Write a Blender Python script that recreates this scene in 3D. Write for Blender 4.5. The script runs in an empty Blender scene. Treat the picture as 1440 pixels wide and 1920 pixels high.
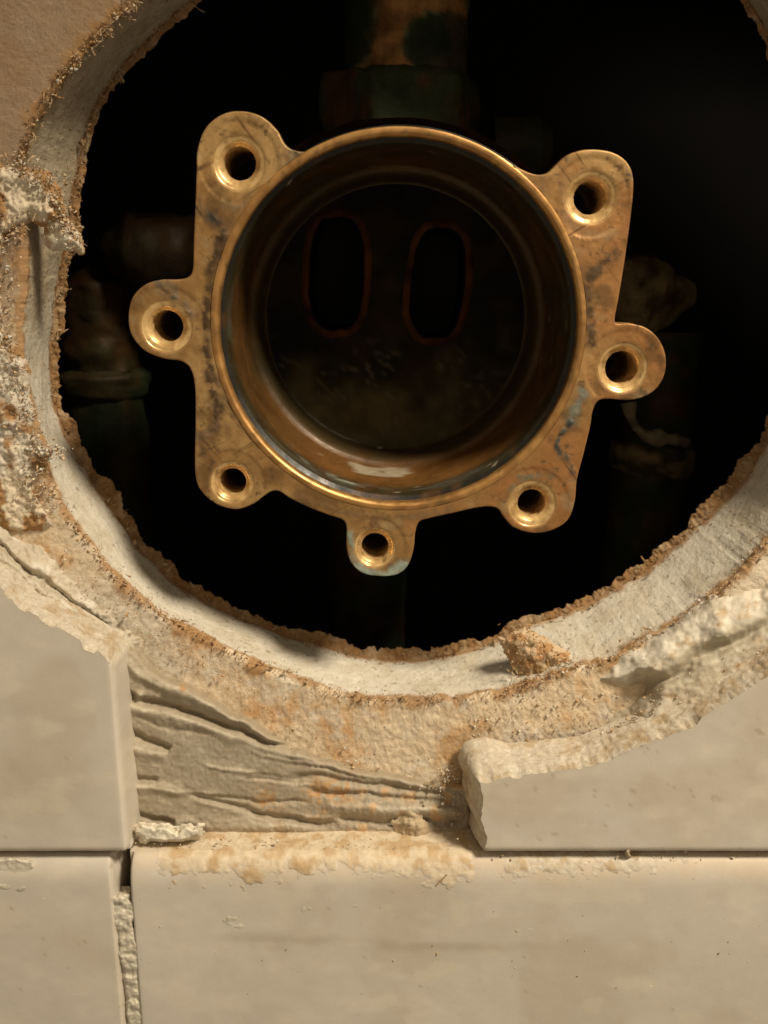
import bpy, math, random
import numpy as np
from mathutils import Vector, Matrix
from mathutils.geometry import delaunay_2d_cdt

# ------------------------------------------------------------------ camera, world, light, exposure
S = 0.001                       # everything below is laid out in millimetres
scene = bpy.context.scene
COL = scene.collection
W, H = 1440.0, 1920.0
FPX = 1700.0                    # focal length in photo pixels
U0, V0 = 720.0, 533.0           # where the wall's normal vanishes in the photo
TH = math.atan((H / 2 - V0) / FPX)
DIST = 133.0                    # camera to the face of the plasterboard (y = 0), mm
CZ = 6.5                        # camera height above the valve axis
CX = -2.0
cam_d = bpy.data.cameras.new('camera')
cam = bpy.data.objects.new('camera', cam_d); COL.objects.link(cam)
cam.location = (CX * S, -DIST * S, CZ * S)
cam.rotation_euler = (math.pi / 2 - TH, 0, 0)
cam_d.sensor_fit = 'VERTICAL'; cam_d.sensor_height = 36.0
cam_d.lens = FPX / H * 36.0
cam_d.clip_start = 0.005; cam_d.clip_end = 20
cam_d.dof.use_dof = True; cam_d.dof.focus_distance = 0.131; cam_d.dof.aperture_fstop = 26
scene.camera = cam

world = bpy.data.worlds.new('World'); scene.world = world; world.use_nodes = True
bg = world.node_tree.nodes['Background']
bg.inputs[0].default_value = (1.0, 0.84, 0.62, 1); bg.inputs[1].default_value = 0.29

lamp_d = bpy.data.lights.new('ceiling_downlight', 'SPOT')
lamp = bpy.data.objects.new('ceiling_downlight', lamp_d); COL.objects.link(lamp)
lamp_d.energy = 19.5; lamp_d.color = (1.0, 0.89, 0.71); lamp_d.shadow_soft_size = 0.055
lamp_d.spot_size = math.radians(34); lamp_d.spot_blend = 1.0
LT = Vector((4, -4, -60)) * S
LDIR = Vector((0.46, -0.42, 0.78)).normalized()
lamp.location = LT + LDIR * 0.62
lamp.rotation_euler = (-LDIR).to_track_quat('-Z', 'Y').to_euler()

scene.render.engine = 'CYCLES'
scene.cycles.max_bounces = 8; scene.cycles.use_denoising = True
scene.view_settings.view_transform = 'Standard'; scene.view_settings.look = 'None'
scene.view_settings.exposure = 0.14; scene.view_settings.gamma = 1.0
scene.view_settings.use_curve_mapping = False

# ------------------------------------------------------------------ helpers
rng = np.random.RandomState(7)
random.seed(7)
ct, st = math.cos(TH), math.sin(TH)

def at(u, v, y):
    """photo pixel -> (x, z) in mm on the plane at depth y (mm, positive into the wall)"""
    u = np.asarray(u, float); v = np.asarray(v, float)
    a = (u - W / 2) / FPX; b = (H / 2 - v) / FPX
    ry = ct + b * st; rz = -st + b * ct
    t = (np.asarray(y, float) + DIST) / ry
    return CX + a * t, CZ + rz * t

_P = rng.permutation(256); _P = np.concatenate([_P, _P, _P])
_R = rng.rand(256) * 2 - 1
def vnoise(x, y, z):
    xi, yi, zi = np.floor(x).astype(int), np.floor(y).astype(int), np.floor(z).astype(int)
    fx, fy, fz = x - xi, y - yi, z - zi
    fx = fx * fx * fx * (fx * (fx * 6 - 15) + 10); fy = fy * fy * fy * (fy * (fy * 6 - 15) + 10); fz = fz * fz * fz * (fz * (fz * 6 - 15) + 10)
    def h(i, j, k): return _R[_P[_P[_P[(xi + i) & 255] + ((yi + j) & 255)] + ((zi + k) & 255)]]
    def l(a, b, t): return a + (b - a) * t
    return l(l(l(h(0,0,0), h(1,0,0), fx), l(h(0,1,0), h(1,1,0), fx), fy),
             l(l(h(0,0,1), h(1,0,1), fx), l(h(0,1,1), h(1,1,1), fx), fy), fz)
def fbm(x, z, f=1.0, o=4, seed=0.0, y=0.0, gain=0.5):
    x = np.asarray(x, float); z = np.asarray(z, float); y = np.asarray(y, float) + 0 * x
    s = np.zeros(np.broadcast(x, z).shape); a = 1.0; n = 0.0
    for i in range(o):
        s = s + a * vnoise(x * f + seed * 17.3 + i * 5.1, y * f + seed * 3.7 + 11.2, z * f + seed * 7.9 + i * 9.7)
        n += a; a *= gain; f *= 2.03
    return s / n
def billow(x, z, f=1.0, o=4, seed=0.0, y=0.0):
    return 1 - 2 * np.abs(fbm(x, z, f, o, seed, y)) * 1.6
def sstep(a, b, x):
    t = np.clip((np.asarray(x, float) - a) / (b - a), 0, 1); return t * t * (3 - 2 * t)
def mixc(c, d, t):
    t = np.asarray(t)[..., None]; return np.asarray(c) * (1 - t) + np.asarray(d) * t

def poly_dist(X, Z, pts, closed=False):
    """distance, signed side (+ left of travel), arc parameter 0..1"""
    pts = np.asarray(pts, float)
    if closed: pts = np.vstack([pts, pts[:1]])
    seg = np.diff(pts, axis=0); L = np.hypot(seg[:, 0], seg[:, 1]); cum = np.concatenate([[0], np.cumsum(L)])
    best = np.full(np.shape(X), 1e9); side = np.zeros(np.shape(X)); par = np.zeros(np.shape(X))
    for i in range(len(seg)):
        if L[i] < 1e-9: continue
        dx, dz = X - pts[i, 0], Z - pts[i, 1]
        t = np.clip((dx * seg[i, 0] + dz * seg[i, 1]) / L[i] ** 2, 0, 1)
        ex, ez = dx - t * seg[i, 0], dz - t * seg[i, 1]
        d = np.hypot(ex, ez); m = d < best
        best = np.where(m, d, best); side = np.where(m, np.sign(seg[i, 0] * dz - seg[i, 1] * dx), side)
        par = np.where(m, (cum[i] + t * L[i]) / cum[-1], par)
    return best, side, par
def inside(X, Z, pts):
    pts = np.asarray(pts, float); r = np.zeros(np.shape(X), bool); j = len(pts) - 1
    for i in range(len(pts)):
        xi, zi = pts[i]; xj, zj = pts[j]
        c = ((zi > Z) != (zj > Z)) & (X < (xj - xi) * (Z - zi) / (zj - zi + 1e-12) + xi)
        r ^= c; j = i
    return r
def sdf(X, Z, pts):
    d = poly_dist(X, Z, pts, True)[0]; return np.where(inside(X, Z, pts), d, -d)
def resample(pts, step, closed=False, smooth=True):
    """Catmull-Rom through the points, then even spacing"""
    p = np.asarray(pts, float); n = len(p); out = []
    rngi = range(n) if closed else range(n - 1)
    for i in rngi:
        if closed: a, b, c, d = p[i - 1], p[i], p[(i + 1) % n], p[(i + 2) % n]
        else: a, b, c, d = p[max(i - 1, 0)], p[i], p[i + 1], p[min(i + 2, n - 1)]
        for t in np.linspace(0, 1, 14, endpoint=False):
            if smooth: out.append(0.5 * ((2 * b) + (-a + c) * t + (2 * a - 5 * b + 4 * c - d) * t * t + (-a + 3 * b - 3 * c + d) * t ** 3))
            else: out.append(b + (c - b) * t)
    out.append(p[0] if closed else p[-1]); out = np.array(out)
    L = np.concatenate([[0], np.cumsum(np.linalg.norm(np.diff(out, axis=0), axis=1))])
    m = max(3, int(L[-1] / step)); s = np.linspace(0, L[-1], m + 1)
    q = np.stack([np.interp(s, L, out[:, k]) for k in range(p.shape[1])], 1)
    return q[:-1] if closed else q
def px(pts, y): return np.stack(at([p[0] for p in pts], [p[1] for p in pts], y), 1)

def mesh_obj(name, verts, faces, mat, parent=None, col=None, smooth=True, kind=None):
    """verts in mm; faces = list of tuples or an (n,k) array"""
    me = bpy.data.meshes.new(name)
    v = np.asarray(verts, float).reshape(-1, 3) * S
    if isinstance(faces, np.ndarray):
        k = faces.shape[1]; n = len(faces)
        me.vertices.add(len(v)); me.vertices.foreach_set('co', v.astype(np.float32).ravel())
        me.loops.add(n * k); me.loops.foreach_set('vertex_index', faces.astype(np.int32).ravel())
        me.polygons.add(n); me.polygons.foreach_set('loop_start', np.arange(0, n * k, k, dtype=np.int32))
        me.update(calc_edges=True); me.validate()
    else:
        me.from_pydata(v.tolist(), [], [tuple(f) for f in faces]); me.update()
    if smooth: me.polygons.foreach_set('use_smooth', [True] * len(me.polygons))
    if col is not None:
        a = me.color_attributes.new('Col', 'FLOAT_COLOR', 'POINT')
        c = np.ones((len(v), 4), np.float32); c[:, :3] = np.clip(np.asarray(col).reshape(-1, 3), 0, 1)
        a.data.foreach_set('color', c.ravel())
    me.materials.append(mat)
    o = bpy.data.objects.new(name, me); COL.objects.link(o)
    if parent is not None: o.parent = parent
    if kind: o['kind'] = kind
    return o
def quads(nu, nv, wrap_u=False, keep=None):
    i = np.arange(nu if wrap_u else nu - 1); j = np.arange(nv - 1)
    I, J = np.meshgrid(i, j, indexing='ij'); I2 = (I + 1) % nu
    q = np.stack([I * nv + J, I2 * nv + J, I2 * nv + J + 1, I * nv + J + 1], -1)
    if keep is not None: q = q[keep]
    return q.reshape(-1, 4)
def compact(v, q, c=None):
    used = np.unique(q); m = np.full(len(v), -1); m[used] = np.arange(len(used))
    return v[used], m[q], (None if c is None else c[used])
def thing(name, label, cat, loc=(0, 0, 0), group=None):
    o = bpy.data.objects.new(name, None); COL.objects.link(o); o.empty_display_size = 0.01
    o['label'] = label; o['category'] = cat
    if group: o['group'] = group
    return o
def tag(o, label, cat, group=None, kind=None):
    o['label'] = label; o['category'] = cat
    if group: o['group'] = group
    if kind: o['kind'] = kind
    return o
def lathe(name, prof, cx, cz, mat, parent, n=128, col=None, wob=0.0, seed=0, kind=None):
    """prof: (radius, y) about the axis into the wall"""
    p = np.asarray(prof, float); a = np.linspace(0, 2 * np.pi, n, endpoint=False)
    A, R = np.meshgrid(a, p[:, 0], indexing='ij'); Y = np.broadcast_to(p[:, 1], A.shape)
    if wob: R = R + wob * fbm(np.cos(A) * 20, np.sin(A) * 20, 0.5, 4, seed, Y)
    V = np.stack([cx + R * np.cos(A), Y, cz + R * np.sin(A)], -1)
    c = None if col is None else col(V[..., 0], V[..., 1], V[..., 2], A)
    return mesh_obj(name, V, quads(n, len(p), True), mat, parent, c, kind=kind)
def tube(name, path, rad, mat, parent=None, n=24, col=None, wob=0.0, seed=0, flat=None, cap=True, kind=None):
    """swept tube; rad scalar or per-point"""
    p = np.asarray(path, float); m = len(p); r = np.broadcast_to(np.asarray(rad, float), (m,))
    t = np.gradient(p, axis=0); t /= np.linalg.norm(t, axis=1)[:, None] + 1e-12
    ref = np.array([0, 1.0, 0]) if abs(t[:, 1]).mean() < 0.8 else np.array([1.0, 0, 0])
    b = np.cross(t, ref); b /= np.linalg.norm(b, axis=1)[:, None] + 1e-12; nn = np.cross(b, t)
    a = np.linspace(0, 2 * np.pi, n, endpoint=False)
    V = p[:, None] + (b[:, None] * np.cos(a)[None, :, None] + nn[:, None] * np.sin(a)[None, :, None]) * r[:, None, None]
    if wob:
        k = wob * fbm(V[..., 0], V[..., 2], 0.25, 4, seed, V[..., 1])
        V = V + (b[:, None] * np.cos(a)[None, :, None] + nn[:, None] * np.sin(a)[None, :, None]) * k[..., None]
    V = V.transpose(1, 0, 2)
    c = None if col is None else col(V[..., 0], V[..., 1], V[..., 2])
    return mesh_obj(name, V, quads(n, m, True), mat, parent, c, kind=kind)

# ------------------------------------------------------------------ materials
def new_mat(name):
    m = bpy.data.materials.new(name); m.use_nodes = True
    nt = m.node_tree; b = nt.nodes['Principled BSDF']; return m, nt, b
def nd(nt, t, **kw):
    n = nt.nodes.new(t)
    for k, v in kw.items():
        if hasattr(n, k): setattr(n, k, v)
        else: n.inputs[k].default_value = v
    return n
def obj_noise(nt, scale, detail=6, rough=0.55, dist=0.0, stretch=None):
    tc = nd(nt, 'ShaderNodeTexCoord'); n = nd(nt, 'ShaderNodeTexNoise'); src = tc.outputs['Object']
    if stretch:
        mp = nd(nt, 'ShaderNodeMapping'); mp.inputs['Scale'].default_value = stretch
        nt.links.new(src, mp.inputs['Vector']); src = mp.outputs['Vector']
    nt.links.new(src, n.inputs['Vector'])
    n.inputs['Scale'].default_value = scale; n.inputs['Detail'].default_value = detail
    n.inputs['Roughness'].default_value = rough; n.inputs['Distortion'].default_value = dist
    return n.outputs['Fac']
def ramp(nt, fac, stops):
    r = nd(nt, 'ShaderNodeValToRGB'); e = r.color_ramp.elements
    while len(e) < len(stops): e.new(0.5)
    for el, (p, c) in zip(e, stops): el.position = p; el.color = (*c, 1) if len(c) == 3 else c
    nt.links.new(fac, r.inputs['Fac']); return r.outputs['Color']
def mulmix(nt, a, b, fac, mode='MULTIPLY'):
    m = nd(nt, 'ShaderNodeMix'); m.data_type = 'RGBA'; m.blend_type = mode
    if hasattr(fac, 'links') or not isinstance(fac, float): nt.links.new(fac, m.inputs[0])
    else: m.inputs[0].default_value = fac
    for s, i in ((a, 6), (b, 7)):
        if isinstance(s, tuple): m.inputs[i].default_value = (*s, 1)
        else: nt.links.new(s, m.inputs[i])
    return m.outputs[2]
def bump(nt, b, facs):
    prev = None
    for fac, strength, dist in facs:
        n = nd(nt, 'ShaderNodeBump'); n.inputs['Strength'].default_value = strength; n.inputs['Distance'].default_value = dist * S
        nt.links.new(fac, n.inputs['Height'])
        if prev is not None: nt.links.new(prev, n.inputs['Normal'])
        prev = n.outputs['Normal']
    nt.links.new(prev, b.inputs['Normal'])
def vcol_mat(name, rough, var, bumps, metallic=0.0, spec=0.3, rough_var=None, coat=0.0):
    """colour comes from the surface's own painted 'Col' attribute; nodes add grain"""
    m, nt, b = new_mat(name)
    a = nd(nt, 'ShaderNodeVertexColor'); a.layer_name = 'Col'; c = a.outputs['Color']
    for sc, lo, hi, fac in var:
        c = mulmix(nt, c, ramp(nt, obj_noise(nt, sc), [(0.3, lo), (0.7, hi)]), fac)
    nt.links.new(c, b.inputs['Base Color'])
    b.inputs['Roughness'].default_value = rough; b.inputs['Metallic'].default_value = metallic
    b.inputs['Specular IOR Level'].default_value = spec; b.inputs['Coat Weight'].default_value = coat
    b.inputs['Coat Roughness'].default_value = 0.12
    if rough_var:
        r = ramp(nt, obj_noise(nt, rough_var[0]), [(0.3, (rough_var[1],) * 3), (0.7, (rough_var[2],) * 3)])
        nt.links.new(r, b.inputs['Roughness'])
    if bumps: bump(nt, b, [(obj_noise(nt, s, 8, 0.6), st_, d) for s, st_, d in bumps])
    return m
M_BOARD = vcol_mat('plasterboard', 0.95, [(3500, (.80, .78, .74), (1.1, 1.1, 1.1), 0.8), (700, (.86, .84, .80), (1.06, 1.06, 1.06), 0.8)],
                   [(1400, 0.7, 0.25), (5000, 0.5, 0.08)], spec=0.1)
M_MORTAR = vcol_mat('mortar', 0.6, [(900, (.84, .82, .78), (1.08, 1.08, 1.08), 0.9), (4500, (.82, .8, .76), (1.08, 1.08, 1.08), 0.6)],
                    [(1000, 0.35, 0.2), (6000, 0.45, 0.05)], spec=0.2)
M_CRUMB = vcol_mat('crumb', 0.95, [(3000, (.7, .66, .6), (1.1, 1.1, 1.1), 0.8)], [(4000, 0.6, 0.1)], spec=0.1)
M_BRASS = vcol_mat('worn_brass', 0.45, [(300, (.88, .83, .76), (1.08, 1.08, 1.08), 0.9), (2600, (.86, .82, .75), (1.06, 1.06, 1.06), 0.6)],
                   [(700, 0.10, 0.12), (3600, 0.5, 0.05)], metallic=0.42, spec=0.4, rough_var=(900, 0.40, 0.62))
nt = M_BRASS.node_tree; b = nt.nodes['Principled BSDF']                      # fine dark scratches across the worn face
old = b.inputs['Base Color'].links[0].from_socket
for rot, st_ in ((0.5, (60, 1, 900)), (-0.9, (80, 1, 1200))):
    tc = nd(nt, 'ShaderNodeTexCoord'); mp0 = nd(nt, 'ShaderNodeMapping'); mp0.inputs['Rotation'].default_value = (0, rot, 0); mp = nd(nt, 'ShaderNodeMapping'); mp.inputs['Scale'].default_value = st_
    nz = nd(nt, 'ShaderNodeTexNoise'); nz.inputs['Scale'].default_value = 1.0; nz.inputs['Detail'].default_value = 3
    nt.links.new(tc.outputs['Object'], mp0.inputs['Vector']); nt.links.new(mp0.outputs['Vector'], mp.inputs['Vector']); nt.links.new(mp.outputs['Vector'], nz.inputs['Vector'])
    old = mulmix(nt, old, ramp(nt, nz.outputs['Fac'], [(0.64, (1, 1, 1)), (0.72, (.38, .33, .28))]), 0.8)
nt.links.new(old, b.inputs['Base Color'])
M_BRIGHT = vcol_mat('bright_brass', 0.3, [(900, (.78, .72, .64), (1.1, 1.1, 1.1), 0.8)],
                    [(1500, 0.25, 0.05)], metallic=0.5, spec=0.5, rough_var=(700, 0.20, 0.42))
M_LIP = vcol_mat('turned_brass', 0.4, [(500, (.84, .78, .7), (1.08, 1.08, 1.08), 0.8)], [(900, 0.25, 0.06)], metallic=0.6, spec=0.45, rough_var=(600, 0.28, 0.5))
M_BORE = vcol_mat('wet_bore', 0.3, [(250, (.70, .66, .6), (1.15, 1.12, 1.1), 0.9), (1800, (.75, .72, .68), (1.1, 1.1, 1.1), 0.7)],
                  [(300, 0.35, 0.2), (2500, 0.25, 0.03)], metallic=0.15, spec=0.4, rough_var=(350, 0.28, 0.55), coat=0.0)
M_BACK = vcol_mat('bore_back', 0.7, [(300, (.6, .58, .5), (1.2, 1.15, 1.1), 0.9)], [(400, 0.5, 0.3), (2500, 0.3, 0.05)], spec=0.08)
M_PIPE = vcol_mat('tarnished_copper', 0.6, [(260, (.55, .55, .5), (1.2, 1.2, 1.15), 1.0), (1500, (.7, .68, .6), (1.1, 1.1, 1.1), 0.8)],
                  [(300, 0.5, 0.4), (2000, 0.4, 0.08)], metallic=0.2, spec=0.12)
M_BISQUE = vcol_mat('tile_body', 0.95, [(1500, (.78, .74, .68), (1.08, 1.08, 1.08), 0.9), (6000, (.8, .78, .74), (1.08, 1.08, 1.08), 0.7)],
                    [(1200, 0.8, 0.25), (4500, 0.6, 0.08)], spec=0.1)
M_GLAZE = vcol_mat('beige_glaze', 0.42, [(40, (.93, .92, .90), (1.03, 1.03, 1.03), 0.9), (260, (.95, .94, .93), (1.03, 1.03, 1.03), 0.8), (2400, (.95, .94, .93), (1.02, 1.02, 1.02), 0.7)],
                   [(120, 0.10, 0.4), (1300, 0.10, 0.05)], spec=0.35, rough_var=(160, 0.36, 0.56))
M_WOOD, nt, b = new_mat('old_sheathing')
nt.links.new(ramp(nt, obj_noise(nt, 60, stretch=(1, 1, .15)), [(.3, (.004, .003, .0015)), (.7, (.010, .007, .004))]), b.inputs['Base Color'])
b.inputs['Roughness'].default_value = 0.95

# ------------------------------------------------------------------ wall cavity behind the board
def box(name, lo, hi, mat, parent=None):
    (a, b, c), (d, e, f) = lo, hi
    v = [(a, b, c), (d, b, c), (d, e, c), (a, e, c), (a, b, f), (d, b, f), (d, e, f), (a, e, f)]
    return mesh_obj(name, v, [(0, 3, 2, 1), (4, 5, 6, 7), (0, 1, 5, 4), (1, 2, 6, 5), (2, 3, 7, 6), (3, 0, 4, 7)], mat, parent, smooth=False)
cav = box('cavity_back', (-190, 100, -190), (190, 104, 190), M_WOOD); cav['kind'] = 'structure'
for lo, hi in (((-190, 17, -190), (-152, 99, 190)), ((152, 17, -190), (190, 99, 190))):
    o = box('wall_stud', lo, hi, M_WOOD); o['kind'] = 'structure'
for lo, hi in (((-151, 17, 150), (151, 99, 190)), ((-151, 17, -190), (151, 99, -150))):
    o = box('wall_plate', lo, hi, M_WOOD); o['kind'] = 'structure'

# ------------------------------------------------------------------ plasterboard with the sawn hole
F_PX = [(260,0),(167,90),(100,167),(62,232),(38,300),(40,380),(50,430),(46,520),(38,620),(40,700),(57,760),(80,840),(95,905),(125,967),(187,1043),(233,1093),(300,1150),(370,1182),(430,1222),(500,1248),(575,1275),(640,1300),(720,1308),(820,1308),(920,1298),(1010,1275),(1080,1252),(1145,1235),(1195,1200),(1260,1170),(1310,1140),(1344,1112),(1390,1070),(1440,1005),(1490,920),(1535,800),(1560,600),(1555,350),(1515,150),(1460,10),(1400,-90),(1250,-230),(1000,-310),(760,-330),(560,-290),(410,-150),(320,-50)]
G_PX = [(362,0),(280,75),(214,145),(175,213),(152,300),(135,400),(122,470),(108,540),(100,610),(95,690),(100,750),(122,815),(165,890),(215,965),(270,1040),(335,1098),(410,1142),(495,1178),(580,1205),(660,1228),(740,1238),(830,1232),(905,1208),(970,1178),(1060,1150),(1145,1108),(1220,1065),(1285,1005),(1352,945),(1402,890),(1442,815),(1467,750),(1500,640),(1510,500),(1500,350),(1480,200),(1448,80),(1412,15),(1350,-80),(1200,-190),(1000,-250),(780,-265),(560,-210),(430,-85)]
BT = 12.5
hc = np.array(at(770, 520, 6.0)).reshape(2)
def polar(pts, y):
    p = px(pts, y) - hc; a = np.arctan2(p[:, 1], p[:, 0]); r = np.hypot(p[:, 0], p[:, 1])
    o = np.argsort(a); a, r = a[o], r[o]
    return np.concatenate([a - 2 * np.pi, a, a + 2 * np.pi]), np.concatenate([r, r, r])
NA = 2400
ang = np.linspace(-np.pi, np.pi, NA, endpoint=False)
def sm(v, k):
    ker = np.hanning(k); ker /= ker.sum(); return np.convolve(np.concatenate([v[-k:], v, v[:k]]), ker, 'same')[k:-k]
rF = sm(np.interp(ang, *polar(F_PX, 0.0)), 41); rG = sm(np.interp(ang, *polar(G_PX, BT)), 41)
ca, sa = np.cos(ang), np.sin(ang)
rF = rF + 0.55 * fbm(ca * 50, sa * 50, 0.25, 5, 1) + 0.35 * fbm(ca * 50, sa * 50, 1.2, 3, 2)
rG = rG + 0.35 * fbm(ca * 50, sa * 50, 0.3, 5, 3)
PAPER = np.array((.70, .565, .40)); PAPER_O = np.array((.58, .36, .18)); GYP = np.array((.68, .62, .515)); BROWN = np.array((.30, .17, .075)); TAN = np.array((.50, .36, .22))

def paper_col(X, Z, d):
    """d = distance out from the hole's front edge"""
    n1 = fbm(X, Z, 0.16, 4, 5); n2 = fbm(X, Z, 0.8, 4, 6)
    c = mixc(PAPER, PAPER_O, sstep(-0.05, 0.55, n1 + 0.35 * n2))
    c = mixc(c, GYP, 0.55 * sstep(0.15, 0.5, fbm(X, Z, 0.35, 4, 8)))
    up = sstep(-5, 15, Z) ; c = mixc(c, np.array((.29, .20, .125)), 0.9 * up)     # browner face paper higher up, with the weaker light there darkened into it
    left = sstep(-36, -44, X) * sstep(-60, -50, Z)
    wl = sstep(-30, -36, X) * sstep(-33, -40, Z); c = mixc(c, GYP * .93, 0.75 * wl * sstep(-0.5, 0.2, n2 + .2))
    edge = sstep(1.7, 0.2, d + 2.6 * fbm(X, Z, .3, 4, 10) + 0.8 * fbm(X, Z, 2.5, 3, 9)); c = mixc(c, BROWN * 1.25, 0.85 * edge)
    sp = fbm(X, Z, 2.6, 2, 12); c = mixc(c, BROWN * .7, 0.7 * sstep(0.62, 0.70, sp))
    return c
# front face
dd = np.concatenate([np.arange(0, 26, 0.33), np.array([27, 29, 32, 36, 42, 50, 62, 80, 105, 140])])
A, D_ = np.meshgrid(ang, dd, indexing='ij'); R = rF[:, None] + D_
X = hc[0] + R * np.cos(A); Z = hc[1] + R * np.sin(A)
rough = (0.24 * fbm(X, Z, 0.45, 5, 4) + 0.07 * billow(X, Z, 1.4, 3, 14)) * (1 - .75 * sstep(-5, 10, Z))
lift = 0.5 * np.exp(-D_ / 0.8) * (0.5 + fbm(X, Z, 0.6, 3, 15))
Y = -(rough + lift) * sstep(60, 20, D_) + 0.9 * np.exp(-(D_ / 0.5) ** 2)
board = thing('plasterboard_wall', 'torn plasterboard wall with a ragged round hole around the brass valve', 'wall')
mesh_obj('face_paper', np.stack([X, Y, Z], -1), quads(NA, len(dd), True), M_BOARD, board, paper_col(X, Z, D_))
# sawn gypsum core
tt = np.linspace(0, 1, 46)
A, T = np.meshgrid(ang, tt, indexing='ij'); Fx = hc[0] + rF[:, None] * np.cos(A); Fz = hc[1] + rF[:, None] * np.sin(A)
rFs = sm(rF, 61); rGs = sm(rG, 31)
R = rFs[:, None] * (1 - T) + rGs[:, None] * T + (rF - rFs)[:, None] * np.exp(-T / .05) + (rG - rGs)[:, None] * np.exp(-(1 - T) / .06)
X = hc[0] + R * np.cos(A); Z = hc[1] + R * np.sin(A); Yc = Y[:, 0][:, None] * (1 - T) + BT * T
arc = A * 55
n = 0.40 * fbm(arc, Yc, 0.12, 5, 21) + 0.10 * np.minimum(fbm(arc, Yc, .5, 4, 20), .1) + 0.10 * fbm(arc * .7 + Yc * .5, Yc, 0.5, 4, 22) + 0.07 * fbm(arc, Yc, 1.4, 3, 23)
env = np.sin(np.pi * T) ** 0.6
X = X + n * env * np.cos(A); Z = Z + n * env * np.sin(A)
g = mixc(GYP * .95, GYP * np.array((.86, .83, .78)), sstep(-.2, .5, fbm(arc, Yc, 0.3, 4, 24)))
g = mixc(g, BROWN * 1.3, 0.9 * sstep(0.09, 0.0, T + 0.09 * fbm(arc, Yc, 0.8, 4, 25)))
g = mixc(g, BROWN * 1.2, 0.9 * sstep(0.90, 0.99, T + 0.10 * fbm(arc, Yc, 0.7, 4, 26)))
g = mixc(g, np.array((.12, .09, .06)), 0.6 * sstep(0.66, 0.72, fbm(arc, Yc, 1.9, 2, 27)))
upc = sstep(-12, 12, Z); g = mixc(g, g * np.array((.72, .66, .57)), upc)  # upper core turns away from the lamp; its shade is multiplied into the colour
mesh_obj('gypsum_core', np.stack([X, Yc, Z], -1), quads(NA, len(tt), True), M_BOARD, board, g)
# torn back paper, ragged towards the hole
rag = 1.1 + 1.6 * fbm(ca * 55, sa * 55, 0.22, 4, 31) + 1.3 * np.abs(fbm(ca * 55, sa * 55, 0.45, 3, 32)) + 0.35 * fbm(ca * 55, sa * 55, 2.0, 3, 33)
rag = np.clip(rag, 0.15, 3.2) * (1 - .5 * sstep(-.1, .3, sa))
tb = np.concatenate([np.linspace(0, 1, 9), np.linspace(0.9, -2, 4), [-20, -60]])
yb = np.concatenate([np.linspace(0, 0.5, 9), np.linspace(0.9, 1.0, 4), [1.0, 1.0]])
A, T = np.meshgrid(ang, tb, indexing='ij'); YB = BT + np.broadcast_to(yb, A.shape)
R = rG[:, None] - rag[:, None] * T
X = hc[0] + R * np.cos(A); Z = hc[1] + R * np.sin(A)
f = sstep(0, 0.3, T)
YB = YB + f * (0.7 * fbm(X, Z, 0.6, 4, 34) + 0.3 * fbm(X, Z, 2.2, 3, 35))
c = mixc(BROWN * .95, TAN * .8, sstep(-.2, .6, fbm(X, Z, 0.7, 4, 36)))
mesh_obj('back_paper', np.stack([X, YB, Z], -1), quads(NA, len(tb), True), M_BOARD, board, c)

# fuzz of torn paper flakes along an edge: every flake a little bent strip
def flakes(name, bases, dirs, lens, wid, yjit, cols, parent, mat=M_BOARD, seed=0):
    r = np.random.RandomState(seed); V = []; Fq = []; C = []
    for b, d, L, w, c in zip(bases, dirs, lens, wid, cols):
        d = d / np.linalg.norm(d); s = np.cross(d, (0, 1, 0)) ; s /= np.linalg.norm(s) + 1e-9
        k = len(V); bend = r.randn(3) * 0.35; n = 4
        for i in range(n):
            t = i / (n - 1); p = b + d * L * t + bend * L * t * t
            ww = w * (1 - 0.75 * t) * (0.7 + 0.6 * r.rand())
            up = np.array((0, -1, 0)) * 0.12 * w
            V += [p - s * ww + r.randn(3) * .05, p + up, p + s * ww + r.randn(3) * .05, p - up]
            C += [c * (0.85 + 0.3 * r.rand())] * 4
        for i in range(n - 1):
            q = k + i * 4
            for j in range(4): Fq.append((q + j, q + (j + 1) % 4, q + 4 + (j + 1) % 4, q + 4 + j))
        e = k + (n - 1) * 4; Fq.append((e, e + 1, e + 2, e + 3))
    return mesh_obj(name, V, np.array(Fq), mat, parent, C, smooth=False, kind='stuff')
r = np.random.RandomState(5); NF = 1500
ia = r.randint(0, NA, NF); rr = rG[ia] - rag[ia] * r.uniform(-0.4, 0.9, NF)
bs = np.stack([hc[0] + rr * ca[ia], BT + r.uniform(-2.0, 1.0, NF), hc[1] + rr * sa[ia]], 1)
dr = np.stack([-ca[ia], r.uniform(-.5, .5, NF), -sa[ia]], 1) + r.randn(NF, 3) * np.array((.5, .4, .5))
flakes('torn_paper_fuzz', bs, dr, np.minimum(.16 * np.exp(.9 * np.abs(r.randn(NF))), 1.3), np.minimum(.10 * np.exp(.7 * np.abs(r.randn(NF))), .7), 0, mixc(BROWN * .9, TAN * .85, r.rand(NF)), board, seed=6)

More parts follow.
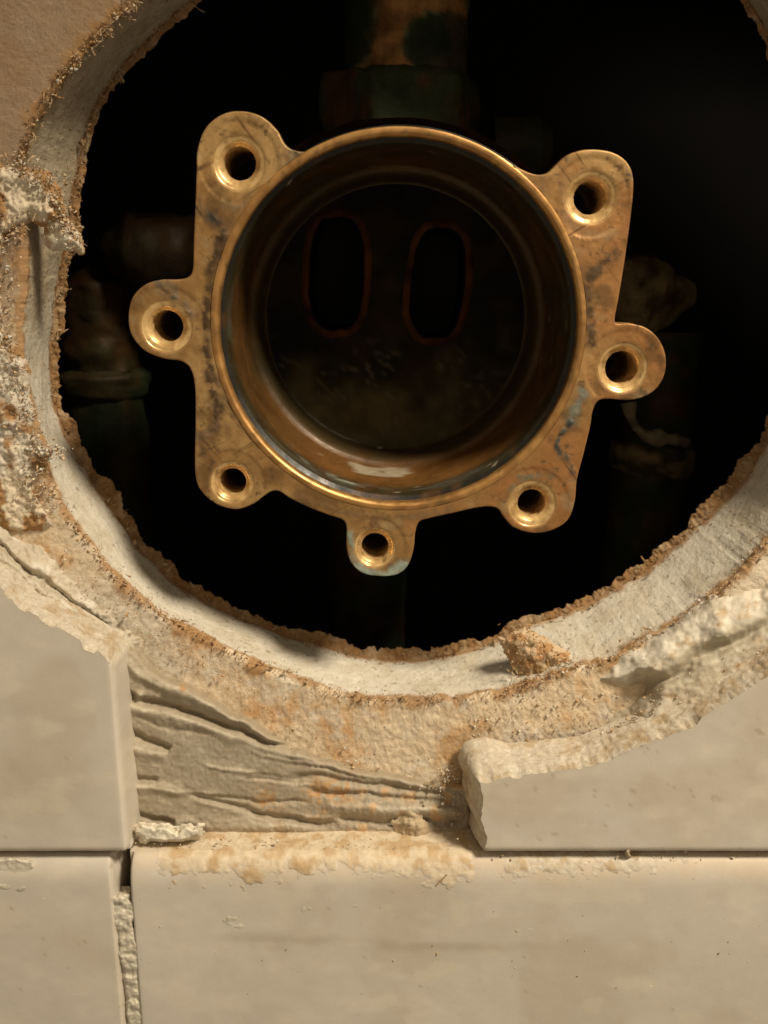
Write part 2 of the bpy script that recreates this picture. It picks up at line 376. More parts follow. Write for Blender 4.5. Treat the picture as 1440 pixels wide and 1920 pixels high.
# ------------------------------------------------------------------ loose crumbs (too many to count) and bigger chips
ICO_V = []; 
_t = (1 + 5 ** .5) / 2
ICO_V = np.array([(-1,_t,0),(1,_t,0),(-1,-_t,0),(1,-_t,0),(0,-1,_t),(0,1,_t),(0,-1,-_t),(0,1,-_t),(_t,0,-1),(_t,0,1),(-_t,0,-1),(-_t,0,1)]) / 1.9
ICO_F = np.array([(0,11,5),(0,5,1),(0,1,7),(0,7,10),(0,10,11),(1,5,9),(5,11,4),(11,10,2),(10,7,6),(7,1,8),(3,9,4),(3,4,2),(3,2,6),(3,6,8),(3,8,9),(4,9,5),(2,4,11),(6,2,10),(8,6,7),(9,8,1)])
def crumbs(name, pos, size, cols, parent=None, seed=0, mat=None, label=None, cat=None):
    r = np.random.RandomState(seed); V = []; Fc = []; C = []
    for i, (p, s, c) in enumerate(zip(pos, size, cols)):
        q = Matrix.Rotation(r.uniform(0, 6.28), 3, Vector(r.randn(3)))
        v = ICO_V * (1 + 0.45 * r.uniform(-1, 1, (12, 1))) * np.array((1, .75, .65)) * s
        V.append(v @ np.array(q) + p); Fc.append(ICO_F + 12 * i); C.append(np.tile(c * r.uniform(.8, 1.15), (12, 1)))
    o = mesh_obj(name, np.concatenate(V), np.concatenate(Fc), mat or M_CRUMB, parent, np.concatenate(C), smooth=False, kind='stuff')
    if label: o['label'] = label; o['category'] = cat
    return o
def scatter_line(pts, y, n, spread_px, seed, yj=0.3):
    r = np.random.RandomState(seed); q = resample(pts, 2.0); i = r.randint(0, len(q), n)
    u = q[i, 0] + r.randn(n) * spread_px; v = q[i, 1] + r.randn(n) * spread_px
    yy = y + r.uniform(-yj, yj, n); x, z = at(u, v, yy)
    return np.stack([x, yy, z], 1)
def scatter_box(u0, v0, u1, v1, y, n, seed, yj=0.3):
    r = np.random.RandomState(seed); u = r.uniform(u0, u1, n); v = r.uniform(v0, v1, n); yy = y + r.uniform(-yj, yj, n)
    x, z = at(u, v, yy); return np.stack([x, yy, z], 1)
def pick(n, seed, cs): r = np.random.RandomState(seed); return np.array(cs)[r.randint(0, len(cs), n)]
def lsize(n, seed, m, s=0.5, hi=0.34): r = np.random.RandomState(seed); return np.minimum(m * np.exp(r.randn(n) * s), hi)

# relief sheets: raised material on the wall, built as a dense relief whose rim dives under the surface below
def relief(name, u0, v0, u1, v1, step, hfun, cfun, mat, parent=None, base=0.0, cut=-0.5):
    us = np.arange(u0, u1 + step, step); vs = np.arange(v0, v1 + step, step)
    U, V = np.meshgrid(us, vs, indexing='ij')
    X0, Z0 = at(U, V, base); h = hfun(U, V, X0, Z0); X, Z = at(U, V, base - h)
    P = np.stack([X, base - h, Z], -1).reshape(-1, 3)
    ok = h > cut; k = ok[:-1, :-1] | ok[1:, :-1] | ok[1:, 1:] | ok[:-1, 1:]
    q = quads(len(us), len(vs), keep=k); c = np.asarray(cfun(U, V, X0, Z0, h)).reshape(-1, 3)
    P, q, c = compact(P, q[:, ::-1], c)
    return mesh_obj(name, P, q, mat, parent, c)
def stroke(U, V, pl, h, wl, wr, taper=0.12):
    """raised (or sunk) line; wl / wr = half widths left / right of travel in px"""
    d, s, t = poly_dist(U, V, pl); w = np.where(s > 0, wl, wr)
    return h * np.exp(-(d / w) ** 2) * sstep(0, taper, t) * sstep(1, 1 - taper, t)

# ---- thinset bed with trowel ridges below the hole
MORT = np.array((.38, .32, .235)); MORT_L = np.array((.52, .455, .35)); MORT_D = np.array((.31, .25, .165)); RUST = np.array((.45, .24, .09))
MP = [(170,1180),(215,1190),(262,1225),(300,1262),(345,1285),(420,1325),(480,1358),(570,1405),(660,1436),(775,1462),(850,1468),(885,1470),(890,1600),(600,1600),(150,1600),(150,1400)]
def mort_h(U, V, X, Z):
    wu = U + 7 * fbm(X, Z, 0.25, 3, 40); wv = V + 7 * fbm(X, Z, 0.25, 3, 41)
    s = sdf(wu, wv, MP); h = -0.8 - 4 * sstep(-6, -30, s) + 2.9 * sstep(-8, 12, s) + 0.6 * sstep(0, 60, s)
    h = h + 0.22 * fbm(X, Z, 0.22, 4, 42)
    g = lambda pl, hh, a, b, t=.12: stroke(wu, wv, pl, hh, a, b, t)
    # travel left to right: "left of travel" is up the photo's minus-v side (v grows downwards, so s>0 is below)
    h = h + g([(215,1215),(262,1270),(330,1300),(400,1325),(480,1365),(560,1400)], 0.9, 9, 14)
    h = h + g([(205,1290),(262,1312),(310,1318),(370,1338),(420,1358),(490,1385),(560,1402)], -1.25, 13, 4, .05)
    h = h + g([(205,1328),(300,1338),(370,1358),(430,1380),(530,1405),(620,1430)], 0.65, 12, 9)
    h = h + g([(205,1358),(232,1368),(270,1385),(312,1400),(318,1401)], -1.1, 11, 4, .03)
    h = h + g([(215,1405),(260,1410),(312,1420)], 0.6, 9, 7, .05)
    h = h + g([(205,1432),(240,1450),(262,1462),(300,1466)], -.8, 9, 4, .08)
    h = h + g([(225,1472),(300,1478),(345,1484)], 0.5, 10, 8)
    h = h + g([(342,1486),(420,1507),(480,1521),(560,1537),(640,1545)], -.85, 9, 4, .10)
    h = h + g([(350,1496),(430,1518),(520,1534)], 0.4, 7, 7)
    h = h + g([(205,1512),(245,1524),(290,1540),(330,1545)], -.85, 9, 4, .05)
    h = h + g([(300,1548),(450,1546),(600,1552)], 0.6, 12, 10)
    h = h + g([(530,1452),(600,1458),(690,1468),(790,1482),(860,1500)], -.75, 9, 5, .1)
    h = h + g([(560,1478),(640,1488),(760,1494),(870,1512)], -.75, 8, 5, .1)
    h = h + g([(600,1512),(700,1516),(800,1520),(880,1528)], 0.6, 10, 8)
    h = h + g([(620,1534),(720,1538),(880,1545)], -0.9, 8, 7)
    h = h + g([(700,1440),(760,1466),(800,1480)], 0.5, 9, 9)
    rs_ = np.random.RandomState(77)
    for k in range(16):
        v0 = rs_.uniform(1300, 1545); t0 = rs_.uniform(0, .6); t1 = t0 + rs_.uniform(.15, .4); P0 = np.array((225., v0)); P1 = np.array((880., 1478 + (v0 - 1300) * .26))
        a_, b_ = P0 + (P1 - P0) * t0, P0 + (P1 - P0) * min(t1, 1); m_ = (a_ + b_) / 2 + rs_.randn(2) * 4
        h = h + g([tuple(a_), tuple(m_), tuple(b_)], rs_.choice([-.32, .28, -.22]), rs_.uniform(3, 8), rs_.uniform(2, 5), .2)
    rgh = sstep(500, 640, U) * sstep(1440, 1490, V)
    h = h + (0.10 + 0.22 * rgh) * fbm(X, Z, 1.4, 5, 43, gain=.7) + .10 * sstep(.3, .5, fbm(X, Z, 1.7, 3, 48)) - .12 * sstep(.4, .6, fbm(X, Z, 1.1, 3, 49)) + 0.05 * fbm(X * .25 + Z * .08, Z * 1.8, .9, 4, 44)
    # blobs of squeezed-out mortar by the tile corner
    for bu, bv, br, bh in ((290,1232,17,1.6),(262,1205,22,1.3),(300,1262,12,.9),(262,1310,8,1.0),(330,1288,16,.7),(400,1290,26,.7)):
        h = h + bh * np.exp(-((wu - bu) ** 2 + (wv - bv) ** 2) / br ** 2)
    return h
def mort_c(U, V, X, Z, h):
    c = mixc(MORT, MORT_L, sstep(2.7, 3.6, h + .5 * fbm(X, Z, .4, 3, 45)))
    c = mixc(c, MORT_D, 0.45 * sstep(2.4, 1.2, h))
    c = mixc(c, PAPER_O, 0.75 * sstep(.1, .45, fbm(X, Z, .5, 4, 46)) * sstep(440, 640, U) * sstep(1440, 1480, V))
    for ru, rv, rr_ in ((500,1500,22),(600,1490,30),(640,1480,26),(392,1272,14),(345,1290,10)):
        c = mixc(c, RUST, 0.85 * np.exp(-((U - ru) ** 2 + (V - rv) ** 2) / rr_ ** 2) * sstep(-.25, .2, fbm(X, Z, 1.5, 3, 47)))
    return c
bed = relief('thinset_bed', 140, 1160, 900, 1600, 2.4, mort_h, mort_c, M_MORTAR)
tag(bed, 'beige thinset with trowel ridges exposed below the hole between two tiles', 'mortar')

# ---- mortar and dust left of the hole above the corner tile
def ml_h(U, V, X, Z):
    wu = U + 10 * fbm(X, Z, 0.3, 3, 50); wv = V + 10 * fbm(X, Z, 0.3, 3, 51)
    s = sdf(wu, wv, [(-120,930),(0,985),(40,1010),(80,1020),(110,1060),(150,1100),(200,1150),(262,1200),(275,1225),(225,1235),(100,1190),(-120,1100)])
    h = -0.8 - 5 * sstep(-8, -30, s) + 1.6 * sstep(-10, 16, s) + 3.4 * sstep(10, 56, s) + 0.5 * fbm(X, Z, 0.5, 4, 52) + 0.25 * billow(X, Z, 1.0, 3, 53)
    h = h - stroke(wu, wv, [(-40,1000),(12,1032),(60,1078),(100,1105),(140,1135),(180,1165),(215,1200)], 1.9, 8, 6, .02)
    return h
relief('thinset_smear', -150, 900, 300, 1260, 2.6, ml_h,
       lambda U, V, X, Z, h: mixc(mixc(GYP * .92, MORT_L, sstep(-.2, .3, fbm(X, Z, .35, 3, 54) + .25)), BROWN, .6 * sstep(.4, .6, fbm(X, Z, 1.3, 3, 55))), M_MORTAR)
tag(bpy.data.objects['thinset_smear'], 'cracked pale thinset smear above the cut corner of the left tile', 'mortar')

# ---- compound and thinset along the top of the right tile
def mr_h(U, V, X, Z):
    wu = U + 9 * fbm(X, Z, 0.3, 3, 60); wv = V + 9 * fbm(X, Z, 0.3, 3, 61)
    s = sdf(wu, wv, [(905,1478),(880,1440),(930,1420),(1010,1425),(1090,1390),(1160,1335),(1190,1290),(1120,1275),(1150,1245),(1215,1205),(1290,1165),(1330,1130),(1420,1110),(1480,1060),(1640,960),(1640,1150),(1440,1330),(1250,1420),(1100,1470),(980,1490)])
    h = -0.8 - 5 * sstep(-10, -32, s) + 1.7 * sstep(-12, 14, s) + 3.6 * sstep(8, 66, s) + 0.55 * fbm(X, Z, 0.32, 5, 62) + 0.16 * fbm(X, Z, 1.6, 4, 63)
    h = h - stroke(wu, wv, [(1160,1330),(1215,1290),(1280,1262),(1310,1230),(1370,1205),(1440,1170),(1560,1100)], 1.8, 13, 15, .05)
    h = h + stroke(wu, wv, [(1180,1250),(1280,1185),(1350,1140),(1480,1110)], 0.9, 22, 22, .1)
    h = h + 0.8 * np.exp(-((wu - 1065) ** 2 + (wv - 1405) ** 2) / 30 ** 2)
    return h
def mr_c(U, V, X, Z, h):
    c = mixc(MORT_L * 1.05, GYP * .95, sstep(0, .4, fbm(X, Z, .3, 4, 64) + .45 * sstep(1280, 1180, V)))
    c = mixc(c, TAN, .8 * sstep(.1, .4, fbm(X, Z, .45, 4, 65)))
    d, s, t = poly_dist(U, V, [(1160,1330),(1215,1290),(1280,1262),(1310,1230),(1370,1205),(1440,1170),(1560,1100)])
    c = mixc(c, np.array((.40, .35, .26)), .85 * np.exp(-(d / 24) ** 2))
    return mixc(c, BROWN, .7 * sstep(.45, .6, fbm(X, Z, 1.6, 3, 66)))
rc = relief('joint_compound', 860, 950, 1660, 1520, 2.8, mr_h, mr_c, M_MORTAR)
tag(rc, 'lumpy white compound smeared above the cut edge of the right tile', 'mortar')

# ---- crumbling torn paper and plaster on the left rim
def ld_h(U, V, X, Z):
    wu = U + 14 * fbm(X, Z, 0.35, 3, 70); wv = V + 14 * fbm(X, Z, 0.35, 3, 71)
    s = np.maximum(sdf(wu, wv, [(-130,300),(30,318),(85,330),(110,375),(120,420),(50,405),(8,440),(-4,560),(8,640),(45,700),(60,790),(90,850),(85,880),(70,930),(100,985),(60,1000),(-130,960)]),
                   sdf(wu, wv, [(85,395),(128,418),(148,452),(150,470),(118,462),(86,440)]))
    crum = 1.5 * fbm(X, Z, 0.38, 6, 72, gain=.66) + 0.5 * np.maximum(fbm(X, Z, 1.1, 4, 73), -.1)
    return -1.0 + 2.0 * sstep(-14, 12, s) + crum * sstep(-8, 20, s)
def ld_c(U, V, X, Z, h):
    n = fbm(X, Z, .4, 4, 74)
    c = mixc(BROWN * 1.3, np.array((.66, .56, .42)), sstep(-.14, .2, n + .35 * (h - .9)))
    c = mixc(c, GYP, .9 * sstep(.0, .3, fbm(X, Z, .22, 3, 75) + .5 * np.exp(-((V - 760) / 60) ** 2) - .1))
    return mixc(c, BROWN, .7 * sstep(.36, .52, fbm(X, Z, 1.2, 3, 76)))
dl = relief('crumbling_rim', -160, 260, 180, 1030, 2.4, ld_h, ld_c, M_BOARD, cut=-0.6)
tag(dl, 'crumbling brown and white clump of torn paper on the left rim', 'debris')

def shred(name, pts, y, n, spread, seed, cols, lm=0.45, wm=.18, parent=None, yj=.8):
    r_ = np.random.RandomState(seed); b_ = scatter_line(pts, y, n, spread, seed + 1, yj)
    d_ = r_.randn(n, 3) * np.array((1, .8, 1)) + np.array((.15, -.5, 0))
    return flakes(name, b_, d_, np.abs(r_.normal(lm, lm * .5, n)) + .15, r_.uniform(.03, wm, n), 0, pick(n, seed + 2, cols), parent, seed=seed + 3)
SHC = [BROWN * 1.6, TAN, TAN * 1.2, TAN * 1.3, np.array((.62, .50, .35)), np.array((.70, .60, .45)), GYP]
shred('shredded_paper', [(15,310),(60,325),(95,360),(112,410),(135,450)], -.9, 420, 15, 400, SHC, parent=dl)
shred('shredded_paper', [(30,400),(5,440),(-6,560),(8,650),(30,720),(55,790),(75,850),(62,900),(90,960)], -.9, 800, 15, 410, SHC, parent=dl)
shred('shredded_rim', F_PX[:5], -.2, 260, 6, 420, SHC[:4], .6, .12, board, .3)
shred('shredded_rim', F_PX[12:26], -.2, 260, 4, 430, SHC[:3], .55, .12, board, .3)
shred('shredded_rim', F_PX[25:34], -.2, 160, 6, 440, SHC[:4], .5, .12, board, .3)

# ---- torn paper tuft on the lower right of the cut
def tf_h(U, V, X, Z):
    wu = U + 8 * fbm(X, Z, 0.4, 3, 80); wv = V + 8 * fbm(X, Z, 0.4, 3, 81)
    s = sdf(wu, wv, [(938,1195),(985,1182),(1040,1212),(1092,1250),(1040,1262),(1020,1292),(975,1270)])
    return -1.6 + 2.3 * sstep(-14, 26, s) + 1.3 * fbm(X, Z, 0.7, 5, 82, gain=.65) * sstep(-14, 10, s)
tf = relief('torn_paper_tuft', 900, 1150, 1130, 1320, 2.2, tf_h,
            lambda U, V, X, Z, h: mixc(np.array((.56, .42, .27)), BROWN * 1.4, sstep(-.1, .4, fbm(X, Z, .7, 5, 83))), M_BOARD, base=2.0, cut=-1.2)
tag(tf, 'brown torn paper tuft curling over the lower right rim', 'debris')

shred('paper_shreds', [(940,1200),(985,1195),(1030,1225),(1075,1250),(1030,1270),(985,1275),(950,1230)], .6, 260, 12, 450, [BROWN * 1.3, BROWN * 1.6, TAN, np.array((.5, .32, .17))], .35, .2, tf, .8)
# ------------------------------------------------------------------ tiles
YT = -10.0
GLZ = np.array((.58, .52, .435)); BIS = np.array((.56, .495, .395))
def axis(lo, hi, e_lo, e_hi, step, R):
    a = [lo] ; 
    core = np.arange(lo + (R if e_lo else 0), hi - (R if e_hi else 0) + 1e-6, step)
    ln = [lo + R * (1 - math.cos(t)) for t in np.linspace(0, math.pi / 2, 12)][:-1] if e_lo else []
    hn = [hi - R * (1 - math.cos(t)) for t in np.linspace(math.pi / 2, 0, 12)][1:] if e_hi else []
    return np.concatenate([ln, core, hn])
def tile(name, label, rect, edges, cut=None, cut_in=None, slope=None, step=0.5, R=1.6, RX=.8, RD=1.6, yback=-0.8, seed=0, dust=None, cutcol=BIS, edge_wob=0.10, y0=YT):
    """rect x0,x1,z0,z1 in mm; edges: which of l r b t are pressed (rounded) edges;
    cut: polyline (mm) of the sawn/broken edge; the tile lies to the left of its travel"""
    x0, x1, z0, z1 = rect
    xs = axis(x0, x1, 'l' in edges, 'r' in edges, step, RX); zs = axis(z0, z1, 'b' in edges, 't' in edges, step, R)
    # skirts: repeat the outermost line at the back of the tile
    if 'l' in edges: xs = np.concatenate([[x0], xs])
    if 'r' in edges: xs = np.concatenate([xs, [x1]])
    if 'b' in edges: zs = np.concatenate([[z0], zs])
    if 't' in edges: zs = np.concatenate([zs, [z1]])
    X, Z = np.meshgrid(xs, zs, indexing='ij')
    def drop(d): d = np.clip(d, 0, R); return R - np.sqrt(np.maximum(R * R - (R - d) ** 2, 0))
    dl_ = X - x0 if 'l' in edges else X * 0 + 99; dr_ = x1 - X if 'r' in edges else X * 0 + 99
    db_ = Z - z0 if 'b' in edges else X * 0 + 99; dt_ = z1 - Z if 't' in edges else X * 0 + 99
    ax = 1 - np.clip(np.minimum(dl_, dr_) / RX, 0, 1); az = 1 - np.clip(np.minimum(db_, dt_) / R, 0, 1)
    rad = np.clip(np.hypot(ax, az), 0, 1) * R
    fall = lambda q_: RD * (1 - np.sqrt(np.maximum(1 - np.clip(q_, 0, 1) ** 2.3, 0)))
    Y = y0 + fall(rad / R)
    Y = Y + 0.10 * fbm(X, Z, 0.06, 3, seed + 90) - 0.03 * fbm(X, Z, 0.4, 3, seed + 91)
    back = np.zeros(X.shape, bool)
    if 'l' in edges: back[0, :] = True
    if 'r' in edges: back[-1, :] = True
    if 'b' in edges: back[:, 0] = True
    if 't' in edges: back[:, -1] = True
    Y = np.where(back, -1.2, Y)
    wob = edge_wob * fbm(X, Z, 0.35, 4, seed + 95) * (rad / R)
    X = X + wob * (np.minimum(dl_, dr_) < RX); Z = Z + wob * (np.minimum(db_, dt_) < R)
    root = thing(name, label, 'tile', group='wall tiles below and beside the hole')
    keep = None; c = np.broadcast_to(GLZ, X.shape + (3,)).copy()
    c = mixc(c, GLZ * np.array((.93, .90, .86)), sstep(-.1, .5, fbm(X, Z, .08, 4, seed + 92)))
    c = mixc(c, np.array((.64, .565, .45)), .6 * sstep(.1, .5, fbm(X * .6, Z, .3, 5, seed + 93)))       # wiped grout haze
    c = mixc(c, np.array((.40, .30, .20)), .6 * sstep(.62, .7, fbm(X, Z, .9, 3, seed + 94)))            # specks
    if dust is not None: c = dust(X, Z, c)
    if cut is not None:
        cp = resample(cut, 0.25, smooth=False); m = len(cp)
        tg = np.gradient(cp, axis=0); tg /= np.linalg.norm(tg, axis=1)[:, None]; nr = np.stack([tg[:, 1], -tg[:, 0]], 1)   # outward = right of travel
        ar = np.arange(m) * 0.25
        chipamt = .8 * sstep(.2, .6, fbm(ar, ar * 0, .22, 3, seed + 102)) + .45 * sstep(.15, .5, fbm(ar, ar * 0, .7, 3, seed + 103)) + .2 * np.abs(fbm(ar, ar * 0, 1.6, 3, seed + 105))
        cp = cp + nr * (0.18 * fbm(ar, ar * 0 + seed, 0.2, 3, seed + 96) - chipamt)[:, None]
        poly = np.vstack([cp, np.asarray(cut_in)])
        s = sdf(X, Z, poly); inn = s > 0
        k = inn[:-1, :-1] | inn[1:, :-1] | inn[1:, 1:] | inn[:-1, 1:]
        shape = X.shape; out = (~inn) & (s > -3 * step)
        ii = np.argwhere(out); 
        P2 = np.stack([X[out], Z[out]], 1)
        if len(P2):
            d2 = ((P2[:, None, :] - cp[None]) ** 2).sum(-1); j = d2.argmin(1)
            X = X.copy(); Z = Z.copy(); X[out] = cp[j, 0]; Z[out] = cp[j, 1]
        ysurf = lambda x, z: y0 + 0 * x
        c = mixc(c, cutcol, 0.7 * sstep(0.8, 0.0, np.abs(s) + .5 * fbm(X, Z, 1.2, 3, seed + 98)))
        keep = k
    P = np.stack([X, Y, Z], -1).reshape(-1, 3); q = quads(X.shape[0], X.shape[1], keep=keep)[:, ::-1]
    P, q, cc = compact(P, q, c.reshape(-1, 3))
    mesh_obj('glaze', P, q, M_GLAZE, root, cc)
    if cut is not None:
        rows = 26; T = np.linspace(0, 1, rows)[None, :]; sl = np.interp(ar / ar[-1], *slope)[:, None]
        # the front of the broken edge follows the rounded rim where it meets it
        zf = np.clip(1 - (cp[:, 1] - z0) / R, 0, 1) if 'b' in edges else np.zeros(m)
        xf = np.clip(1 - (x1 - cp[:, 0]) / RX, 0, 1) if 'r' in edges else np.zeros(m)
        yf = y0 + fall(np.hypot(zf, xf))
        YY = yf[:, None] * (1 - T) + yback * T
        off = sl * T ** 0.8 + chipamt[:, None] * sstep(0, .35, T) + 0.24 * np.sin(np.pi * T) ** .5 * fbm(ar[:, None] + 0 * T, YY, 0.3, 5, seed + 99, gain=.7) + 0.22 * fbm(ar[:, None] + 0 * T, YY, 1.5, 3, seed + 100) * np.sin(np.pi * T)
        XX = cp[:, 0][:, None] + nr[:, 0][:, None] * off; ZZ = cp[:, 1][:, None] + nr[:, 1][:, None] * off
        cb = mixc(cutcol * 1.06, cutcol * np.array((.84, .74, .60)), sstep(.0, .45, fbm(ar[:, None] + 0 * T, YY, .35, 5, seed + 101, gain=.65))); cb = mixc(cb, np.array((.66, .61, .52)), .55 * sstep(.12, .4, fbm(ar[:, None] + 0 * T, YY, .9, 4, seed + 104)))
        mesh_obj('cut_edge', np.stack([XX, YY, ZZ], -1), quads(m, rows), M_BISQUE, root, cb)
    return root
def X_(u, v): return float(at(u, v, YT)[0])
def Z_(u, v): return float(at(u, v, YT)[1])

joint_z = Z_(720, 1603); 
# right tile: sawn along the hole, broken off short on the left
cutR = px([(906,1592),(913,1572),(900,1535),(906,1495),(898,1466),(985,1452),(1110,1436),(1172,1410),(1260,1376),(1350,1325),(1440,1268),(1560,1170),(1700,1040)], YT)
zb = joint_z
cutR[0, 1] = zb
xR1 = X_(1700, 1500)
tile('wall_tile', 'beige glazed tile right of centre, sawn along the hole and broken at its left end',
     (X_(880, 1500), xR1, zb, cutR[-1, 1] + 1), 'b', cut=cutR[::-1], cut_in=[(cutR[0, 0], zb - 3), (xR1 + 5, zb - 3), (xR1 + 5, cutR[-1, 1])],
     slope=([0, .68, .78, .82, .86, 1], [.3, .5, .8, 2.6, 2.6, 1.6]), seed=3, yback=-1.5)
# left tile with a sawn corner
xl = X_(224, 1400)
cutL = px([(-260,930),(-90,1040),(0,1098),(26,1130),(80,1160),(122,1182),(186,1222),(225,1250)], YT)
cutL[-1, 0] = xl
tile('wall_tile', 'beige glazed tile at left with its upper right corner sawn off', (X_(-260, 1400), xl, zb, cutL[0, 1] + 1), 'br',
     cut=cutL[::-1], cut_in=[(cutL[0, 0] - 5, cutL[0, 1]), (cutL[0, 0] - 5, zb - 3), (xl + 3, zb - 3), (xl + 3, cutL[-1, 1])],
     slope=([0, 1], [.3, .6]), seed=5, yback=-2.0)
# lower row
z_low1 = zb - 1.0; zbot = Z_(720, 2200)
def dust_low(X, Z, c):
    d = z_low1 - Z
    n = fbm(X, Z, .35, 4, 110)
    f = sstep(5.5, 0.5, d + 2.5 * n)
    c = mixc(c, np.array((.60, .48, .34)), .6 * f * sstep(-70, -30, X))
    # grey-brown rubbed smear across the tile
    zl = Z_(720, 1775) + 3.0 * ((X - X_(900, 1775)) / 50) ** 2
    sm_ = np.exp(-((Z - zl) / 1.3) ** 2) * sstep(X_(360, 1770), X_(460, 1770), X) * sstep(X_(1150, 1770), X_(900, 1770), X)
    c = mixc(c, np.array((.36, .28, .2)), .38 * sm_ * sstep(-.4, .4, fbm(X * .3, Z, .5, 4, 111)))
    return c
xj0, xj1 = X_(216, 1700), X_(243, 1700)
tile('wall_tile', 'large dusty beige tile across the bottom, below the thinset ridges', (xj1, X_(1760, 1600), zbot, z_low1), 'lt', seed=8, dust=dust_low, R=5.0, RD=2.4)
tile('wall_tile', 'beige tile in the bottom left corner below the sawn corner tile', (X_(-300, 1600), xj0, zbot, z_low1), 'rt', seed=11, R=4.5, RD=2.2)
# ------------------------------------------------------------------ valve
YF = -4.5
bc = np.array(at(747, 615, YF)).reshape(2)
OUT = [(370,280),(385,240),(415,215),(450,208),(490,218),(520,245),(532,268),(548,281),(575,284),(610,275),(660,258),(700,248),(750,243),(800,247),(850,258),(900,275),(945,298),(980,318),(1005,327),(1025,325),(1040,312),(1060,293),(1085,283),(1115,280),(1150,286),(1175,303),(1187,330),(1187,370),(1180,430),(1170,500),(1160,560),(1153,600),(1160,607),(1180,606),(1212,615),(1235,635),(1248,665),(1247,700),(1230,730),(1200,747),(1170,750),(1140,748),(1122,752),(1112,770),(1107,800),(1095,850),(1082,900),(1078,940),(1065,975),(1035,995),(1000,1000),(965,990),(945,970),(935,955),(918,950),(890,953),(850,962),(805,972),(787,978),(779,995),(775,1030),(765,1060),(745,1077),(712,1081),(680,1075),(658,1055),(650,1025),(650,990),(643,975),(620,967),(580,952),(545,935),(525,922),(510,921),(495,930),(475,945),(445,955),(410,948),(380,925),(366,890),(366,800),(366,740),(362,705),(352,685),(335,676),(305,672),(270,657),(247,630),(240,598),(247,560),(270,535),(300,525),(335,524),(352,520),(361,505),(363,450),(366,380),(368,320)]
outl = resample(px(OUT, YF), 0.35, True)
HOLES = [((448,305),46,30),((1108,370),45,30),((312,612),47,30),((1168,690),46,32),((435,905),41,27),((998,945),46,28),((703,1027),40,28)]
RB = float(at(1084, 615, YF)[0] - at(410, 615, YF)[0]) / 2; RRIM = RB + 1.15
MMPX = RB / 337.0
holes = [(np.array(at(*p, YF)).reshape(2), rc_ * MMPX, rh * MMPX) for p, rc_, rh in HOLES]
# cap points: outline, inset rings, holes, bore, fill grid
def off_poly(p, d):
    t = np.roll(p, -1, 0) - np.roll(p, 1, 0); t /= np.linalg.norm(t, axis=1)[:, None]; n_ = np.stack([t[:, 1], -t[:, 0]], 1)
    a = np.sum(p[:, 0] * np.roll(p[:, 1], -1) - np.roll(p[:, 0], -1) * p[:, 1]); n_ = n_ * (1 if a > 0 else -1)   # outward
    return p - n_ * d
pts = [outl]; edges = [(i, (i + 1) % len(outl)) for i in range(len(outl))]; base = len(outl)
def circ(c, r, n): a = np.linspace(0, 2 * np.pi, n, endpoint=False); return np.stack([c[0] + r * np.cos(a), c[1] + r * np.sin(a)], 1)
for c0, rc_, rh in holes + [(bc, RRIM, 0)]:
    n_ = 200 if rh == 0 else 56
    q = circ(c0, rc_, n_); edges += [(base + i, base + (i + 1) % n_) for i in range(n_)]; pts.append(q); base += n_
free = [off_poly(outl, d) for d in (.07, .15, .24, .5)] + [circ(c0, rc_ + d, 56) for c0, rc_, rh in holes for d in (.15, .4)]
gx, gz = np.meshgrid(np.arange(outl[:, 0].min(), outl[:, 0].max(), .26), np.arange(outl[:, 1].min(), outl[:, 1].max(), .26))
gp = np.stack([gx.ravel(), gz.ravel()], 1) + np.random.RandomState(1).uniform(-.06, .06, (gx.size, 2))
ok = sdf(gp[:, 0], gp[:, 1], outl) > .75
for c0, rc_, rh in holes + [(bc, RRIM, 0)]: ok &= np.hypot(gp[:, 0] - c0[0], gp[:, 1] - c0[1]) > rc_ + .5
allp = np.vstack(pts + free + [gp[ok]])
res = delaunay_2d_cdt([Vector(p) for p in allp], edges, [], 0, 1e-5)
vp = np.array([tuple(v) for v in res[0]]); tri = np.array([f for f in res[2] if len(f) == 3])
cen = vp[tri].mean(1); ok = sdf(cen[:, 0], cen[:, 1], outl) > 0
for c0, rc_, rh in holes + [(bc, RRIM, 0)]: ok &= np.hypot(cen[:, 0] - c0[0], cen[:, 1] - c0[1]) > rc_ * .999
tri = tri[ok]
